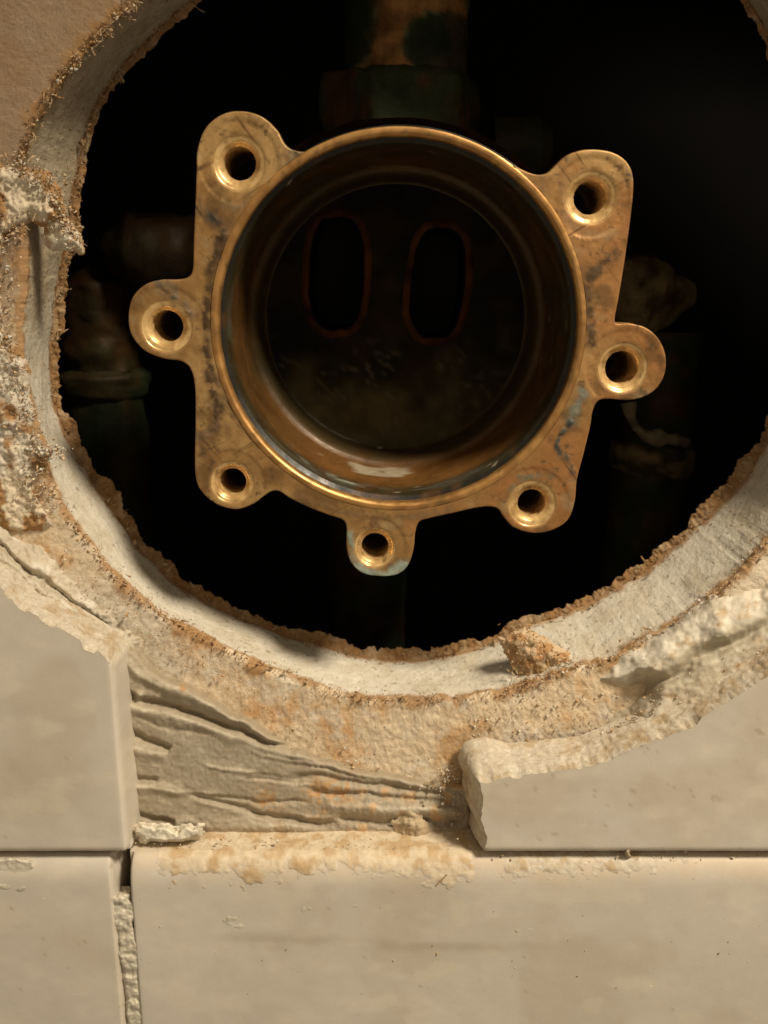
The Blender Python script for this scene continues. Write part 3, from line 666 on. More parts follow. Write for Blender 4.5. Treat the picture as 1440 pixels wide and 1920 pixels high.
STAINS = [  # polyline px, half width px, colour, raise mm
    ([(371,388),(392,405),(412,425),(417,442)], 6, (.05, .048, .044), .25),
    ([(417,442),(410,470),(398,500),(394,540),(388,600),(390,660),(398,720),(408,770),(402,800)], 5.5, (.085, .05, .024), .14),
    ([(402,800),(385,815),(372,820)], 6, (.18, .11, .06), .15),
    ([(500,360),(480,372),(455,385),(440,390),(425,385)], 4, (.24, .15, .07), .0),
    ([(1160,470),(1135,495),(1110,512),(1098,535),(1102,560),(1106,600),(1110,640)], 5.5, (.11, .065, .032), .1),
    ([(1093,735),(1080,770),(1070,790)], 6, (.20, .20, .15), .08),
    ([(1070,790),(1045,828),(1048,845),(1062,865),(1079,890)], 3.2, (.06, .07, .065), .2),
    ([(958,925),(975,902),(1000,894),(1035,890)], 3.5, (.20, .16, .10), .06),
    ([(655,1060),(680,1074),(712,1078),(745,1074),(762,1060)], 7, (.34, .40, .33), .12),
    ([(655,1000),(668,1050)], 4, (.30, .36, .29), .1),
    ([(630,263),(700,255),(760,252),(830,262),(900,285),(950,310)], 10, (.20, .17, .115), .3),
    ([(545,292),(590,290),(640,272)], 9, (.20, .14, .08), .2),
    ([(410,520),(407,600),(412,680)], 3, (.30, .18, .07), .1),
    ([(410,700),(440,780),(490,840)], 3, (.20, .12, .05), -.15),
    ([(425,690),(455,770),(510,840),(560,880)], 3, (.26, .16, .07), -.12),
    ([(300,530),(330,560),(345,590)], 8, (.20, .15, .10), .2),
    ([(262,560),(290,545),(320,542)], 4, (.28, .18, .09), .1),
    ([(1060,330),(1058,380),(1065,410),(1100,440),(1150,440)], 4, (.34, .20, .09), .0),
    ([(560,925),(640,958),(740,970),(850,955)], 4, (.24, .14, .06), .05)]
BR = np.array((.325, .182, .064)); BR_L = np.array((.44, .275, .11)); BR_D = np.array((.145, .077, .029)); BR_R = np.array((.35, .16, .052))
def brass_c(X, Z):
    n1 = fbm(X, Z, .12, 4, 120); n2 = fbm(X, Z, .7, 5, 121)
    c = mixc(BR, BR_L, sstep(-.1, .5, n1 + .4 * n2)); c = mixc(c, BR_R, .8 * sstep(.05, .5, fbm(X, Z, .1, 3, 122) + .012 * X))
    c = mixc(c, BR_D, .7 * sstep(.10, .42, fbm(X, Z, .28, 5, 123)))
    c = mixc(c, np.array((.40, .31, .18)), .5 * sstep(.24, .55, fbm(X, Z, .33, 5, 119)))          # chalky bloom
    sc = np.abs(fbm(X * .45 + Z * .5, Z * 2.2 - X * 1.2, .35, 3, 118)); c = mixc(c, BR_D, .5 * sstep(.035, .0, sc) * sstep(0, .3, n1))
    return mixc(c, np.array((.12, .075, .035)), .8 * sstep(.44, .58, fbm(X, Z, .9, 5, 124)))
def cap_y(X, Z, e, eh):
    y = YF + np.where(e < .22, .22 - np.sqrt(np.maximum(.22 ** 2 - (.22 - e) ** 2, 0)), 0)
    y = y + .035 * fbm(X, Z, .45, 4, 125) + .035 * fbm(X, Z, 1.8, 3, 126) + .05 * sstep(.42, .55, fbm(X, Z, 1.3, 4, 117))
    for c0, rc_, rh in holes:
        d = np.hypot(X - c0[0], Z - c0[1]); y = y + .14 * sstep(rc_ * 1.62, rc_ * 1.5, d) + .12 * sstep(.25, 0, d - rc_)
    return y
X, Z = vp[:, 0], vp[:, 1]; e = np.maximum(sdf(X, Z, outl), 0); e[e < 2e-3] = 0
Yc = cap_y(X, Z, e, 0); c = brass_c(X, Z)
wx, wz = X + .35 * fbm(X, Z, .6, 3, 127), Z + .35 * fbm(X, Z, .6, 3, 128)
for pl, hw, cc, rs in STAINS:
    d, s, t = poly_dist(wx, wz, resample(px(pl, YF), 1.0)); w = 1.6 * hw * MMPX * (.7 + .6 * (fbm(X, Z, .8, 3, 129) + .5))
    f = np.exp(-(d / w) ** 2) * (.25 + .75 * sstep(-.2, .2, fbm(X, Z, 1.1, 4, 116))); c = mixc(c, np.array(cc), np.clip(f * 1.7, 0, .97)); Yc = Yc - rs * f * (.6 + 1.6 * fbm(X, Z, 1.6, 3, 115))
for c0, rc_, rh in holes:
    d = np.hypot(X - c0[0], Z - c0[1]); c = mixc(c, BR_L * 1.05, .7 * sstep(.5, .05, d - rc_ + .3 * fbm(X, Z, 1.0, 3, 130)))
valve = thing('valve_body', 'aged brass shower valve body with a seven-lug flange and open bore', 'valve')
# side wall of the flange
no = len(outl); depth_rows = [(.0, 0), (.3, -.04), (2.2, .0), (4.6, .05), (5.2, .5)]
capv = np.stack([X, Yc, Z], 1)
idx = [int(np.argmin((X - p[0]) ** 2 + (Z - p[1]) ** 2)) for p in outl]
side = []
for k, (dy, ins) in enumerate(depth_rows):
    q = off_poly(outl, ins); yy = Yc[idx] if k == 0 else np.full(no, YF + .22 + dy); side.append(np.stack([q[:, 0], yy, q[:, 1]], 1))
SV = np.stack(side, 1)
SV[:, 1:, :] += (0.12 * fbm(SV[:, 1:, 0], SV[:, 1:, 2], .6, 4, 131, SV[:, 1:, 1]))[..., None] * np.array((.6, 0, .6))
cs = mixc(BR, BR_D, sstep(-.3, .3, fbm(SV[..., 0], SV[..., 2], .5, 4, 132, SV[..., 1]))); cs = mixc(cs, np.array((.50, .43, .32)), .55 * sstep(0, .4, fbm(SV[..., 0], SV[..., 2], .3, 4, 133)))
fl = mesh_obj('flange', capv, tri, M_BRASS, valve, c)
mesh_obj('flange_edge', SV, quads(no, len(depth_rows), True), M_BRASS, fl, cs)
# machined lip round the bore
def lip_c(x, y, z, a):
    n_ = fbm(x, z, .5, 4, 140); cc = mixc(np.array((.52, .285, .095)), np.array((.36, .185, .06)), sstep(-.1, .4, n_))
    return mixc(cc, np.array((.20, .12, .05)), .7 * sstep(.28, .42, fbm(x, z, 1.2, 4, 141, y)))
lathe('bore_lip', [(RRIM + .05, YF + .2), (RRIM - .02, YF + .02), (RRIM - .1, YF - .05), (RB + .55, YF - .06), (RB + .42, YF - .03), (RB + .1, YF + .28), (RB, YF + .45), (RB, YF + 1.5)], bc[0], bc[1], M_LIP, valve, n=240, col=lip_c, wob=.05, seed=142)
def bore_c(x, y, z, a):
    dn = np.clip(-(z - bc[1]) / RB, -1, 1); t_ = y - YF
    n_ = fbm(x, z, .12, 4, 143, y); cc = mixc(np.array((.095, .046, .012)), np.array((.055, .036, .012)), sstep(-.2, .4, n_))
    cc = mixc(cc, np.array((.19, .088, .024)), sstep(.35, .9, dn) * sstep(6, 9, t_) * (.75 + .5 * n_))                      # browner and paler towards the floor
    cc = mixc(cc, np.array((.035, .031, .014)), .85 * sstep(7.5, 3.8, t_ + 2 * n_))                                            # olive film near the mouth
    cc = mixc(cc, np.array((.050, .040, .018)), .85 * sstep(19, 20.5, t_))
    ch = sstep(-.05, .35, fbm(a * 5, y * .6, .5, 4, 144)) * np.exp(-((t_ - 5.2) / 1.6) ** 2) * sstep(-.55, .1, dn); cc = mixc(cc, np.array((.12, .12, .095)), .7 * ch)
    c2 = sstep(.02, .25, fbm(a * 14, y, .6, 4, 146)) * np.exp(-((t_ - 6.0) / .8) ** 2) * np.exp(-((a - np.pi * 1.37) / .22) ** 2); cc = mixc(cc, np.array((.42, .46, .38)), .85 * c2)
    wa = (a - np.pi * 1.465 + .06 * fbm(a * 20, y, .5, 3, 148)) / .19; wy = (t_ - 16.2 + 1.6 * fbm(a * 14, y, .4, 4, 149)) / 2.9
    cc = mixc(cc, np.array((.42, .36, .26)), .9 * sstep(1.12, .85, np.maximum(np.abs(wa), np.abs(wy))))                    # pale reflection on the wet wall, painted into the colour
    cc = mixc(cc, np.array((.004, .003, .002)), sstep(3.0, 2.7, t_))  # groove behind the lip painted black for its shadow
    sp = fbm(a * 40, y * 2, .9, 2, 139); cc = mixc(cc, np.array((.5, .42, .3)), .8 * sstep(.68, .74, sp))
    return mixc(cc, np.array((.10, .045, .013)), .5 * sstep(.25, .5, fbm(x, z, .3, 4, 145, y)))
prof = [(RB, YF + 1.5), (RB + 1.6, YF + 1.55), (RB + 1.6, YF + 2.75), (RB - .32, YF + 2.8), (RB - .5, YF + 3.2)] + [(RB - .55 - .7 * t, YF + 4 + 15 * t) for t in np.linspace(0, 1, 60)] + [(RB - 1.5, YF + 19.5), (RB - 2.0, YF + 19.8), (RB - 2.5, YF + 20.4)] + [(RB - 2.6, YF + 21.5 + 6 * t) for t in np.linspace(0, 1, 10)]
YBK = YF + 29.0; RBK = RB - 3.1
prof += [(RB - 2.65, YBK - .6), (RB - 2.8, YBK - .2), (RBK, YBK)]
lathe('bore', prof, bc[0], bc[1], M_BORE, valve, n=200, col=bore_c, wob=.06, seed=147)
# back of the bore with two slotted ports
def stadium(c0, hw, hh, rot, n=44):
    t = np.linspace(0, 2 * np.pi, n, endpoint=False); k = .72
    p = np.stack([hw * np.sign(np.cos(t)) * np.abs(np.cos(t)) ** k, hh * np.sign(np.sin(t)) * np.abs(np.sin(t)) ** k], 1); p += .12 * np.random.RandomState(int(hh * 10)).randn(n, 2) * np.array((.5, 1))
    R2 = np.array(((math.cos(rot), -math.sin(rot)), (math.sin(rot), math.cos(rot)))); return resample(p @ R2.T + c0, .55, True)
p1 = np.array(at(631, 514, YBK)).reshape(2); p2 = np.array(at(821, 532, YBK)).reshape(2)
bcb = bc
slots = [stadium(p1, 4.95, 9.6, math.radians(-3)), stadium(p2, 4.85, 9.4, math.radians(-5))]
rb = circ(bcb, RBK, 200); pts = [rb]; edges = [(i, (i + 1) % 200) for i in range(200)]; base = 200
for s_ in slots:
    n_ = len(s_); edges += [(base + i, base + (i + 1) % n_) for i in range(n_)]; pts.append(s_); base += n_
gx, gz = np.meshgrid(np.arange(-23, 23, .7), np.arange(-23, 23, .7)); gp = np.stack([gx.ravel() + bc[0], gz.ravel() + bc[1]], 1)
okg = np.hypot(gp[:, 0] - bc[0], gp[:, 1] - bc[1]) < RBK - .5
for s_ in slots: okg &= sdf(gp[:, 0], gp[:, 1], s_) < -.3
res = delaunay_2d_cdt([Vector(p) for p in np.vstack(pts + [gp[okg]])], edges, [], 0, 1e-5)
v2 = np.array([tuple(v) for v in res[0]]); t2 = np.array([f for f in res[2] if len(f) == 3]); cn = v2[t2].mean(1)
okt = np.ones(len(t2), bool)
for s_ in slots: okt &= sdf(cn[:, 0], cn[:, 1], s_) < 0
def back_c(x, z):
    c = mixc(np.array((.020, .012, .005)), np.array((.009, .008, .004)), sstep(-.2, .3, fbm(x, z, .2, 4, 151)))
    dn = -(z - bc[1]) / RB; c = mixc(c, np.array((.085, .066, .030)), sstep(.15, .85, dn + .3 * fbm(x, z, .2, 3, 154)))  # lower part lightened, painting in the light that reaches the back
    st_ = np.abs(fbm(x * .5 + z * .3, z, .35, 3, 157)); return mixc(c, np.array((.11, .095, .06)), .6 * sstep(.06, 0, st_) * sstep(.0, .4, dn))
yb2 = YBK + .15 * fbm(v2[:, 0], v2[:, 1], .4, 4, 150)
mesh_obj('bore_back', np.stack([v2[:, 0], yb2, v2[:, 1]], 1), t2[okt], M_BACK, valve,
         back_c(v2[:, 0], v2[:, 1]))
for s_ in slots:
    rows = [(-1.1, .25), (-.85, -.05), (-.4, -.2), (-.1, -.25), (.25, -.2), (.45, .6), (.5, 14)]
    V = np.stack([np.stack([off_poly(s_, ins)[:, 0], np.full(len(s_), YBK + dy), off_poly(s_, ins)[:, 1]], 1) for ins, dy in rows], 1)
    cc = np.broadcast_to(np.array((.07, .024, .007)), V.shape).copy(); cc[:, 5:] = (.004, .004, .004); cc[:, :5] *= (.45 + .9 * (fbm(V[:, :5, 0], V[:, :5, 2], .35, 4, 158) + .4))[..., None]; cc[:, 0] *= .3  # slot throat painted black for the darkness inside
    o = mesh_obj('port', V, quads(len(s_), len(rows), True), M_BACK, valve, cc); 
    mesh_obj('port_shade_sheet', np.stack([s_[:, 0], np.full(len(s_), YBK + 13.5), s_[:, 1]], 1), [tuple(range(len(s_)))], M_WOOD, o)  # near-black sheet stands for the deep shade in the port
# threaded screw holes
for c0, rc_, rh in holes:
    pr = [(rc_ + .02, YF + .24), (rc_ - .10, YF + .34), (rc_ - .22, YF + .36), (rh + .62, YF + .5), (rh + .45, YF + .62), (rh + .4, YF + .8)]
    y = YF + .9
    for k in range(9): pr += [(rh - .06, y), (rh - .02, y + .14), (rh + .38, y + .56), (rh + .36, y + .68)]; y += 1.0
    pr += [(rh, y), (rh, y + 5)]
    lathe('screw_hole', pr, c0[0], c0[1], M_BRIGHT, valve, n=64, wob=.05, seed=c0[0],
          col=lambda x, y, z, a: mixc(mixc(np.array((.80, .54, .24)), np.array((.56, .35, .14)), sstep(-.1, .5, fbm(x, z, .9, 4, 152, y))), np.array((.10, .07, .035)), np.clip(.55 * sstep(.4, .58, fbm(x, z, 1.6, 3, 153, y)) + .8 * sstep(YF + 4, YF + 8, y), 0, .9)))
# cast body behind the flange
def pipe_c(base, other, seed, amt=.2):
    return lambda x, y, z, *a: mixc(np.array(base), np.array(other), sstep(-.15, .3, fbm(x, z, amt, 4, seed, y)))
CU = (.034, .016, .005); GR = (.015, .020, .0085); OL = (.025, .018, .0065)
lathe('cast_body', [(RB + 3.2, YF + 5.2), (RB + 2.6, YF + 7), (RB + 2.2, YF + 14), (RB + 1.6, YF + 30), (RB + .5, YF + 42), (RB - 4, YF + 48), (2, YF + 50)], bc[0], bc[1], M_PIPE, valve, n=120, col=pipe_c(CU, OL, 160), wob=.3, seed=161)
for c0, rc_, rh in holes:
    ec = c0 * .985 + bc * .015
    lathe('screw_boss', [(rh + .9, YF + 14.5), (rh + 1.3, YF + 12), (rh + 1.6, YF + 5.2)], ec[0], ec[1], M_PIPE, valve, n=32, col=pipe_c(CU, OL, 162))
# ------------------------------------------------------------------ supply pipes and fittings in the dark behind
def P3(u, v, y): x, z = at(u, v, y); return np.array((float(x), y, float(z)))
def line(a, b, n=40): return np.linspace(a, b, n)
# left
lp = thing('supply_pipe', 'tarnished supply pipe and elbow in the dark left of the valve', 'pipe', group='supply pipes behind the valve')
zb_ = lambda u, v, y: P3(u, v, y)
pl = P3(186, 600, 42); bot = pl.copy(); bot[2] = -140; top = pl.copy(); top[2] += 4
r_prof = lambda n, a, b: np.linspace(a, b, n)
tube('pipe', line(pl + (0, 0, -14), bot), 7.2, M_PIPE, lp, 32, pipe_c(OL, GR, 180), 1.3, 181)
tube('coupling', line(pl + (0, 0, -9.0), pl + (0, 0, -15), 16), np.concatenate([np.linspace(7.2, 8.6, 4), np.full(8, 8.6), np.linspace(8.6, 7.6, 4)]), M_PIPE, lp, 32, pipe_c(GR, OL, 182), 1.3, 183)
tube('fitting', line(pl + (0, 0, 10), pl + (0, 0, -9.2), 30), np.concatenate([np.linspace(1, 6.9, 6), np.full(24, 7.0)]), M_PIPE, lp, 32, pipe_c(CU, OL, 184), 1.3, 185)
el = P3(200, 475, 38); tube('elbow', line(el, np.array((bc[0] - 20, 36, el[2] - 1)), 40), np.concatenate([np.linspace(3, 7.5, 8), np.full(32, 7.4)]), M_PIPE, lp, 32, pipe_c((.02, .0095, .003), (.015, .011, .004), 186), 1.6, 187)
# right
rp = thing('supply_pipe', 'mortar-streaked supply pipe in the dark right of the valve', 'pipe', group='supply pipes behind the valve')
prr = P3(1240, 720, 42); botr = prr.copy(); botr[2] = -140; botr[0] -= 8
tube('pipe', line(prr + (0, 0, 10), prr + (-.5, 0, -13)), 6.8, M_PIPE, rp, 32, pipe_c(CU, GR, 190), .3, 191)
tube('coupling', line(prr + (-.5, 0, -11), prr + (-1, 0, -17), 16), np.concatenate([np.linspace(6.8, 8.0, 4), np.full(8, 8.0), np.linspace(8.0, 7.3, 4)]), M_PIPE, rp, 32, pipe_c((.14, .10, .05), OL, 192, .4), .9, 193)
tube('lower_pipe', line(prr + (-1, 0, -16), botr), 7.2, M_PIPE, rp, 32, pipe_c(GR, (.045, .03, .013), 194), .4, 195)
fr = P3(1225, 575, 38)
tube('fitting', line(fr + (7, 0, 2), np.array((bc[0] + 20, 36, fr[2] + 1)), 40), np.concatenate([np.linspace(2, 7.4, 10), np.full(30, 7.0)]), M_PIPE, rp, 32, pipe_c((.12, .084, .04), CU, 196, .4), 1.6, 197)
drip = resample(np.array([P3(1178, 755, 34), P3(1185, 790, 33.5), P3(1205, 815, 33), P3(1235, 822, 33), P3(1290, 828, 34.5)]), .6)
tube('mortar_drip', drip, 1.0 + 1.1 * fbm(np.arange(len(drip)), np.zeros(len(drip)), .15, 3, 198), M_MORTAR, rp, 12, pipe_c((.13, .10, .055), (.06, .045, .022), 199, .5), 1.6, 200)
# top: nut and riser
tp = thing('riser_pipe', 'greened brass union nut and riser pipe above the valve', 'pipe')
nu = P3(752, 205, 30)
hexa = []
for k in range(7):
    a = math.radians(60 * k + 12); hexa.append((math.cos(a), math.sin(a)))
aa = np.linspace(0, 2 * np.pi, 120, endpoint=False); rr_h = 12.2 / np.maximum(np.cos((aa - .2) % (math.pi / 3) - math.pi / 6), .5)
rows = [(0.80, 6), (.95, 5.6), (.98, 4.6)] + [(1, 4 - k) for k in range(9)] + [(.96, -6.2), (.7, -6.6)]
V = np.stack([np.stack([nu[0] + rr_h * s_ * np.cos(aa), nu[1] + 6 + rr_h * s_ * np.sin(aa), np.full(120, nu[2] + dz)], 1) for s_, dz in rows], 1)
V[..., 0] += .9 * fbm(V[..., 0], V[..., 2], .25, 4, 208, V[..., 1]); V[..., 2] += 1.0 * fbm(V[..., 0], V[..., 2], .2, 4, 209, V[..., 1])
mesh_obj('union_nut', V, quads(120, len(rows), True), M_PIPE, tp, pipe_c((.030, .036, .016), (.075, .033, .011), 210, .2)(V[..., 0], V[..., 1], V[..., 2]))
def riser_c(x, y, z, *a):
    c = mixc(np.array((.05, .038, .018)), np.array(GR) * 1.3, sstep(-.2, .3, fbm(x, z, .2, 4, 211, y)))
    bare = sdf(x + 1.2 * fbm(x, z, .4, 4, 212), z + 1.2 * fbm(x, z, .4, 4, 213), px([(700,-120),(702,50),(692,95),(655,132),(640,158),(765,160),(778,140),(760,105),(754,80),(772,48),(800,22),(880,14),(880,-120)], 27.0))
    c = mixc(c, mixc(np.array((.30, .145, .05)), np.array((.15, .07, .025)), sstep(-.2, .3, fbm(x, z, .35, 5, 214))), sstep(-.4, .5, bare))
    return mixc(c, np.array((.10, .12, .07)), .7 * np.exp(-(bare / .5) ** 2) * sstep(0, .3, fbm(x, z, .5, 3, 215)))
tube('riser', line(nu + (1.0, 6, 4.5), nu + (1.0, 6, 90), 160), 10.4, M_PIPE, tp, 90, riser_c, .5, 212)
tube('collar', line(nu + (1.0, 6, 21), nu + (1.0, 6, 30), 8), 11.2, M_PIPE, tp, 40, pipe_c((.13, .065, .025), (.05, .025, .01), 215), .4, 216)
tube('neck', line(nu + (0, 8, -5), np.array((nu[0], 40, bc[1] + 20)), 8), 10.0, M_PIPE, tp, 40, pipe_c(CU, GR, 217), .3, 218)
# small fitting upper right, tub pipe below
sp_ = thing('stop_fitting', 'small green tarnished stop fitting behind the upper right lug', 'fitting')
sf = P3(990, 275, 34); tube('stop_body', line(sf + (-6, 2, 0), sf + (4, 2, 0), 14), np.concatenate([np.full(10, 5.2), np.linspace(5.2, 3.5, 4)]), M_PIPE, sp_, 24, pipe_c(GR, OL, 220), .3, 221)
tube('stop_stem', line(sf + (-2, 2, 0), np.array((sf[0] - 2, 38, bc[1] + 22)), 10), 3.4, M_PIPE, sp_, 20, pipe_c(GR, CU, 222), .2, 223)
tb_ = thing('tub_pipe', 'dark copper pipe running down below the valve', 'pipe')
dn = P3(690, 1100, 40); tube('pipe', line(np.array((dn[0], 40, bc[1] - 20)), np.array((dn[0], 40, -140))), 7.5, M_PIPE, tb_, 32, pipe_c((.022, .009, .004), GR, 224), .3, 225)
tube('coupling', line(np.array((dn[0], 40, bc[1] - 20)), np.array((dn[0], 40, bc[1] - 34)), 12), 9.0, M_PIPE, tb_, 32, pipe_c(CU, GR, 226), .3, 227)

# ------------------------------------------------------------------ grout, chips and crumbs
GRT = np.array((.66, .60, .48))
def chip(name, label, cat, poly, y, thick, seed, col=GRT, rough=.3, step=1.8, soft=6, sink=1.0):
    pb = np.array(poly); u0, v0 = pb.min(0) - 12; u1, v1 = pb.max(0) + 12
    def h(U, V, X, Z):
        wu = U + 9 * fbm(X, Z, .7, 4, seed); wv = V + 9 * fbm(X, Z, .7, 4, seed + 1)
        s = sdf(wu, wv, poly); return -sink + (sink + thick) * sstep(-soft, soft, s) + rough * fbm(X, Z, .8, 4, seed + 2) * sstep(-soft, soft, s)
    o = relief(name, u0, v0, u1, v1, step, h, lambda U, V, X, Z, hh: mixc(col, col * .8, sstep(-.1, .4, fbm(X, Z, .8, 4, seed + 3))), M_MORTAR, base=y, cut=-.9 * sink)
    return tag(o, label, cat, 'thin grout flakes on the bottom tile' if name == 'grout_flake' else None)
chip('joint_grout', 'crumbly pale grout bead in the vertical joint at lower left', 'grout', [(190,1702),(203,1678),(225,1670),(248,1676),(262,1696),(262,1720),(256,1732),(262,1752),(264,1775),(267,1800),(272,1850),(282,2040),(238,2040),(234,1900),(228,1860),(222,1800),(216,1760),(208,1725)], YT + 2.4, 2.1, 236, GRT * .95, .5, soft=9)
chip('grout_chip', 'elongated white grout chip on the lower tile edge beside the left tile', 'grout', [(245,1560),(262,1548),(300,1548),(330,1555),(374,1548),(376,1572),(340,1580),(300,1582),(262,1577)], YT + 4.2, 2.0, 240, GRT * 1.18)
chip('grout_lump', 'broken grout lump at the left end of the horizontal joint', 'grout', [(-60,1605),(40,1606),(68,1612),(66,1630),(48,1652),(10,1640),(-60,1632)], YT + 3.0, 2.8, 244)
chip('grout_smear', 'thin grout smear trailing across the bottom left corner tile', 'grout', [(-60,1640),(0,1648),(50,1662),(100,1690),(140,1715),(145,1722),(95,1698),(40,1675),(-60,1668)], YT + .15, .22, 248, GRT * .85, .25, soft=9, sink=.35)
chip('thinset_lump', 'brown thinset lump on the lower tile edge left of the broken tile', 'mortar', [(745,1545),(770,1520),(790,1540),(800,1560),(780,1580),(755,1570)], YT + 6.4, .3, 252, np.array((.52, .41, .27)), .6, soft=14)
chip('joint_crumb', 'small tan grout nub in the joint below the right tile', 'grout', [(1165,1570),(1178,1562),(1188,1580),(1185,1604),(1168,1606)], YT + 2.0, 1.8, 260, np.array((.56, .44, .28)), .5)
for k, (lab, pol) in enumerate((('thin pale flake left on the bottom tile near its centre', [(520,1705),(560,1690),(600,1698),(585,1712),(540,1722)]),
                  ('dried grout scab on the smear of the bottom tile', [(405,1715),(440,1722),(478,1738),(470,1752),(425,1742)]),
                  ('long dried grout scab right of centre on the bottom tile', [(960,1742),(1000,1732),(1015,1742),(990,1756),(965,1760)]),
                  ('white pale nick low on the bottom tile at right', [(1214,1850),(1222,1842),(1228,1866),(1218,1868)]))):
    chip('grout_flake', lab, 'grout', pol, YT + .12, .12, 264 + 4 * k, GRT * (.9 if k < 3 else 1.25), .3, soft=9, sink=.35)
BRWN = [BROWN, BROWN * 1.5, TAN, PAPER_O]; WHT = [GYP, GYP * .9, MORT_L, TAN * 1.3]
def add_crumbs(name, label, sets):
    P = np.concatenate([s_[0] for s_ in sets]); Sz = np.concatenate([s_[1] for s_ in sets]); Cc = np.concatenate([s_[2] for s_ in sets])
    o = crumbs(name, P, Sz, Cc, seed=len(P)); tag(o, label, 'debris'); return o
add_crumbs('plaster_crumbs', 'plaster and paper crumbs clinging around the rim of the hole', [
    (scatter_line(F_PX[:6], -.3, 140, 7, 300, .6), lsize(140, 301, .12, .8), pick(140, 302, BRWN + [GYP * .8])),
    (scatter_line([(30,300),(60,330),(100,360),(120,420),(140,455)], -1.0, 110, 15, 303, .8), lsize(110, 304, .16, .7), pick(110, 305, [TAN, TAN * 1.3, np.array((.66, .55, .40)), GYP])),
    (scatter_line([(20,420),(5,560),(15,690),(40,760),(60,840),(70,900),(95,960)], -1.0, 200, 17, 306, .8), lsize(200, 307, .16, .7), pick(200, 308, [TAN, TAN * 1.3, np.array((.66, .55, .40)), GYP, PAPER_O])),
    (scatter_line(F_PX[13:24], -.25, 520, 6, 309, .4), lsize(520, 310, .08, .7), pick(520, 311, BRWN)),
    (scatter_line(F_PX[24:34], -.3, 420, 10, 312, .5), lsize(420, 313, .08, .7), pick(420, 314, BRWN + WHT)),
    (scatter_line([(60,842),(85,850),(118,845)], -1.5, 90, 6, 315, .8), lsize(90, 316, .22), pick(90, 317, WHT))])
add_crumbs('mortar_crumbs', 'mortar grit scattered over the torn paper and tile edges', [
    (scatter_box(880, 1300, 1200, 1440, -.3, 900, 320, .5), lsize(900, 321, .07, .7), pick(900, 322, WHT + [TAN, BROWN * 1.6])),
    (scatter_box(400, 1290, 900, 1460, -.15, 380, 323, .3), lsize(380, 324, .06), pick(380, 325, WHT + BRWN)),
    (scatter_line([(800,1480),(850,1450),(865,1500),(840,1530)], -2.6, 220, 14, 326, .8), lsize(220, 327, .14), pick(220, 328, WHT + [TAN])),
    (scatter_line([(240,1562),(400,1575),(560,1582),(700,1590),(860,1600)], YT + 2.8, 240, 14, 329, .5), lsize(240, 330, .10), pick(240, 331, [TAN, GRT, PAPER_O, GYP])),
    (scatter_line([(900,1612),(1100,1622),(1200,1615),(1440,1615)], YT + 1.2, 120, 8, 332, .3), lsize(120, 333, .10), pick(120, 334, [TAN, GRT])),
    (scatter_line([(1110,1400),(1200,1345),(1300,1290),(1440,1220)], -3.5, 420, 16, 335, 1.2), lsize(420, 336, .14), pick(420, 337, [TAN, GRT, BIS, PAPER_O])),
    (scatter_line([(120,1040),(200,1120),(300,1200),(420,1280),(520,1350),(640,1420),(760,1460)], -1.2, 420, 14, 338, .6), lsize(420, 339, .11), pick(420, 340, WHT + BRWN)),
    (scatter_box(260, 1640, 1440, 1880, YT - .05, 60, 341, .05), lsize(60, 342, .08), pick(60, 343, [GRT, TAN, BROWN]))])

# loose fibres and hairs
def fibre(label, pts, y, rad, col, yamp=.3):
    q = np.array([P3(u, v, y - yamp * math.sin(2.2 * i)) for i, (u, v) in enumerate(pts)]); q = resample(q, .25)
    o = tube('loose_fibre', q, rad, M_CRUMB, None, 6, lambda x, yy, z: np.broadcast_to(np.array(col), x.shape + (3,))); return tag(o, label, 'fibre')
fibre('reddish wood fibre lying on the dusty edge of the bottom tile', [(838,1640),(828,1650),(817,1661)], YT - .05, .11, (.42, .25, .12), .03)

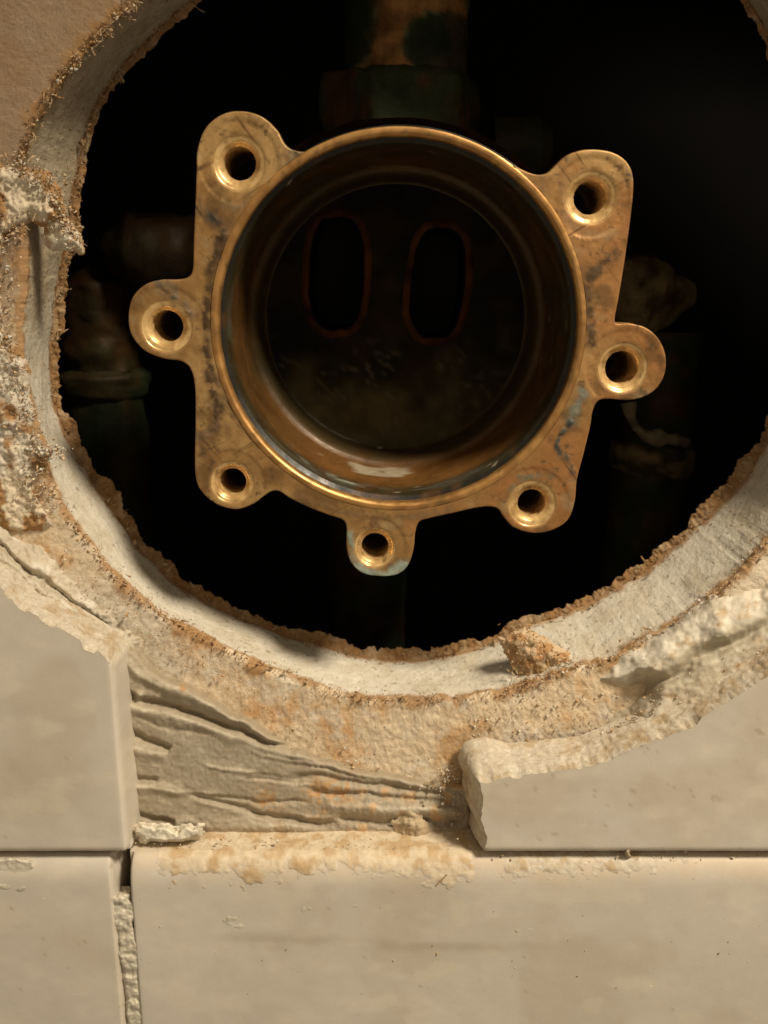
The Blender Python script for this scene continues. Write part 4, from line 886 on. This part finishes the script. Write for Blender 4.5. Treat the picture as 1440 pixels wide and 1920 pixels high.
# crust of dried thinset and dust over the top edge of the bottom tile
def crust(name, label, x0, x1, reach, thr, amp, seed, col, f, top=True):
    dn_ = np.arange(0, reach + 2, .2); fy = YT + 2.4 * (1 - np.sqrt(np.maximum(1 - np.clip(1 - dn_ / 5.0, 0, 1) ** 2.3, 0)))
    ys = np.concatenate([np.arange(-1.6, YT + 2.35, -.25), fy]) if top else fy; zs = np.concatenate([np.full(len(ys) - len(dn_), z_low1), z_low1 - dn_]) if top else z_low1 - dn_
    pr_ = np.stack([ys, zs], 1); tg_ = np.gradient(pr_, axis=0); tg_ /= np.linalg.norm(tg_, axis=1)[:, None] + 1e-9; nm = np.stack([tg_[:, 1], -tg_[:, 0]], 1)
    if nm[-1, 0] > 0: nm = -nm
    s_ = np.concatenate([[0], np.cumsum(np.linalg.norm(np.diff(pr_, axis=0), axis=1))]); xs = np.arange(x0, x1, .24)
    X, SS = np.meshgrid(xs, s_, indexing='ij'); DD = np.broadcast_to(np.concatenate([np.zeros(len(ys) - len(dn_)), dn_]), X.shape)
    n_ = fbm(X, SS, f, 5, seed, gain=.68); cov = sstep(reach, 0, DD + 2.5 * fbm(X, SS, .12, 3, seed + 3)); edge = np.clip(np.minimum(X - x0, x1 - X) / 5, 0, 1)
    h = amp * (n_ + 1.2 * cov - thr) * edge - .25 * (1 - edge); h = np.where(h > .05, .05 + .4 * (h - .05), h) + .03
    Yw = pr_[:, 0] + .10 * fbm(X, z_low1 - DD, .06, 3, 98); ok = h > -.03; k = ok[:-1, :-1] | ok[1:, :-1] | ok[1:, 1:] | ok[:-1, 1:]
    P = np.stack([X, Yw + nm[:, 0] * np.maximum(h, -.08), pr_[:, 1] + nm[:, 1] * np.maximum(h, -.08)], -1).reshape(-1, 3)
    c = mixc(col, col * np.array((.80, .69, .55)), sstep(-.1, .4, fbm(X, SS, .5, 5, seed + 1))); c = mixc(GLZ, c, sstep(-.02, .14, h)).reshape(-1, 3)
    P, q, c = compact(P, quads(len(xs), len(s_), keep=k), c); o = mesh_obj(name, P, q, M_MORTAR, None, c, kind='stuff'); return tag(o, label, 'debris')
crust('dust_crust', 'dusty tan crust along the exposed top edge of the bottom tile', X_(262, 1600), X_(930, 1600), 6.5, .62, .5, 500, np.array((.66, .55, .40)), .6)
crust('grout_residue', 'flecks of dried grout below the right tile on the bottom tile', X_(900, 1640), X_(1330, 1640), 5.5, .95, .45, 510, np.array((.61, .54, .43)), .8, False)
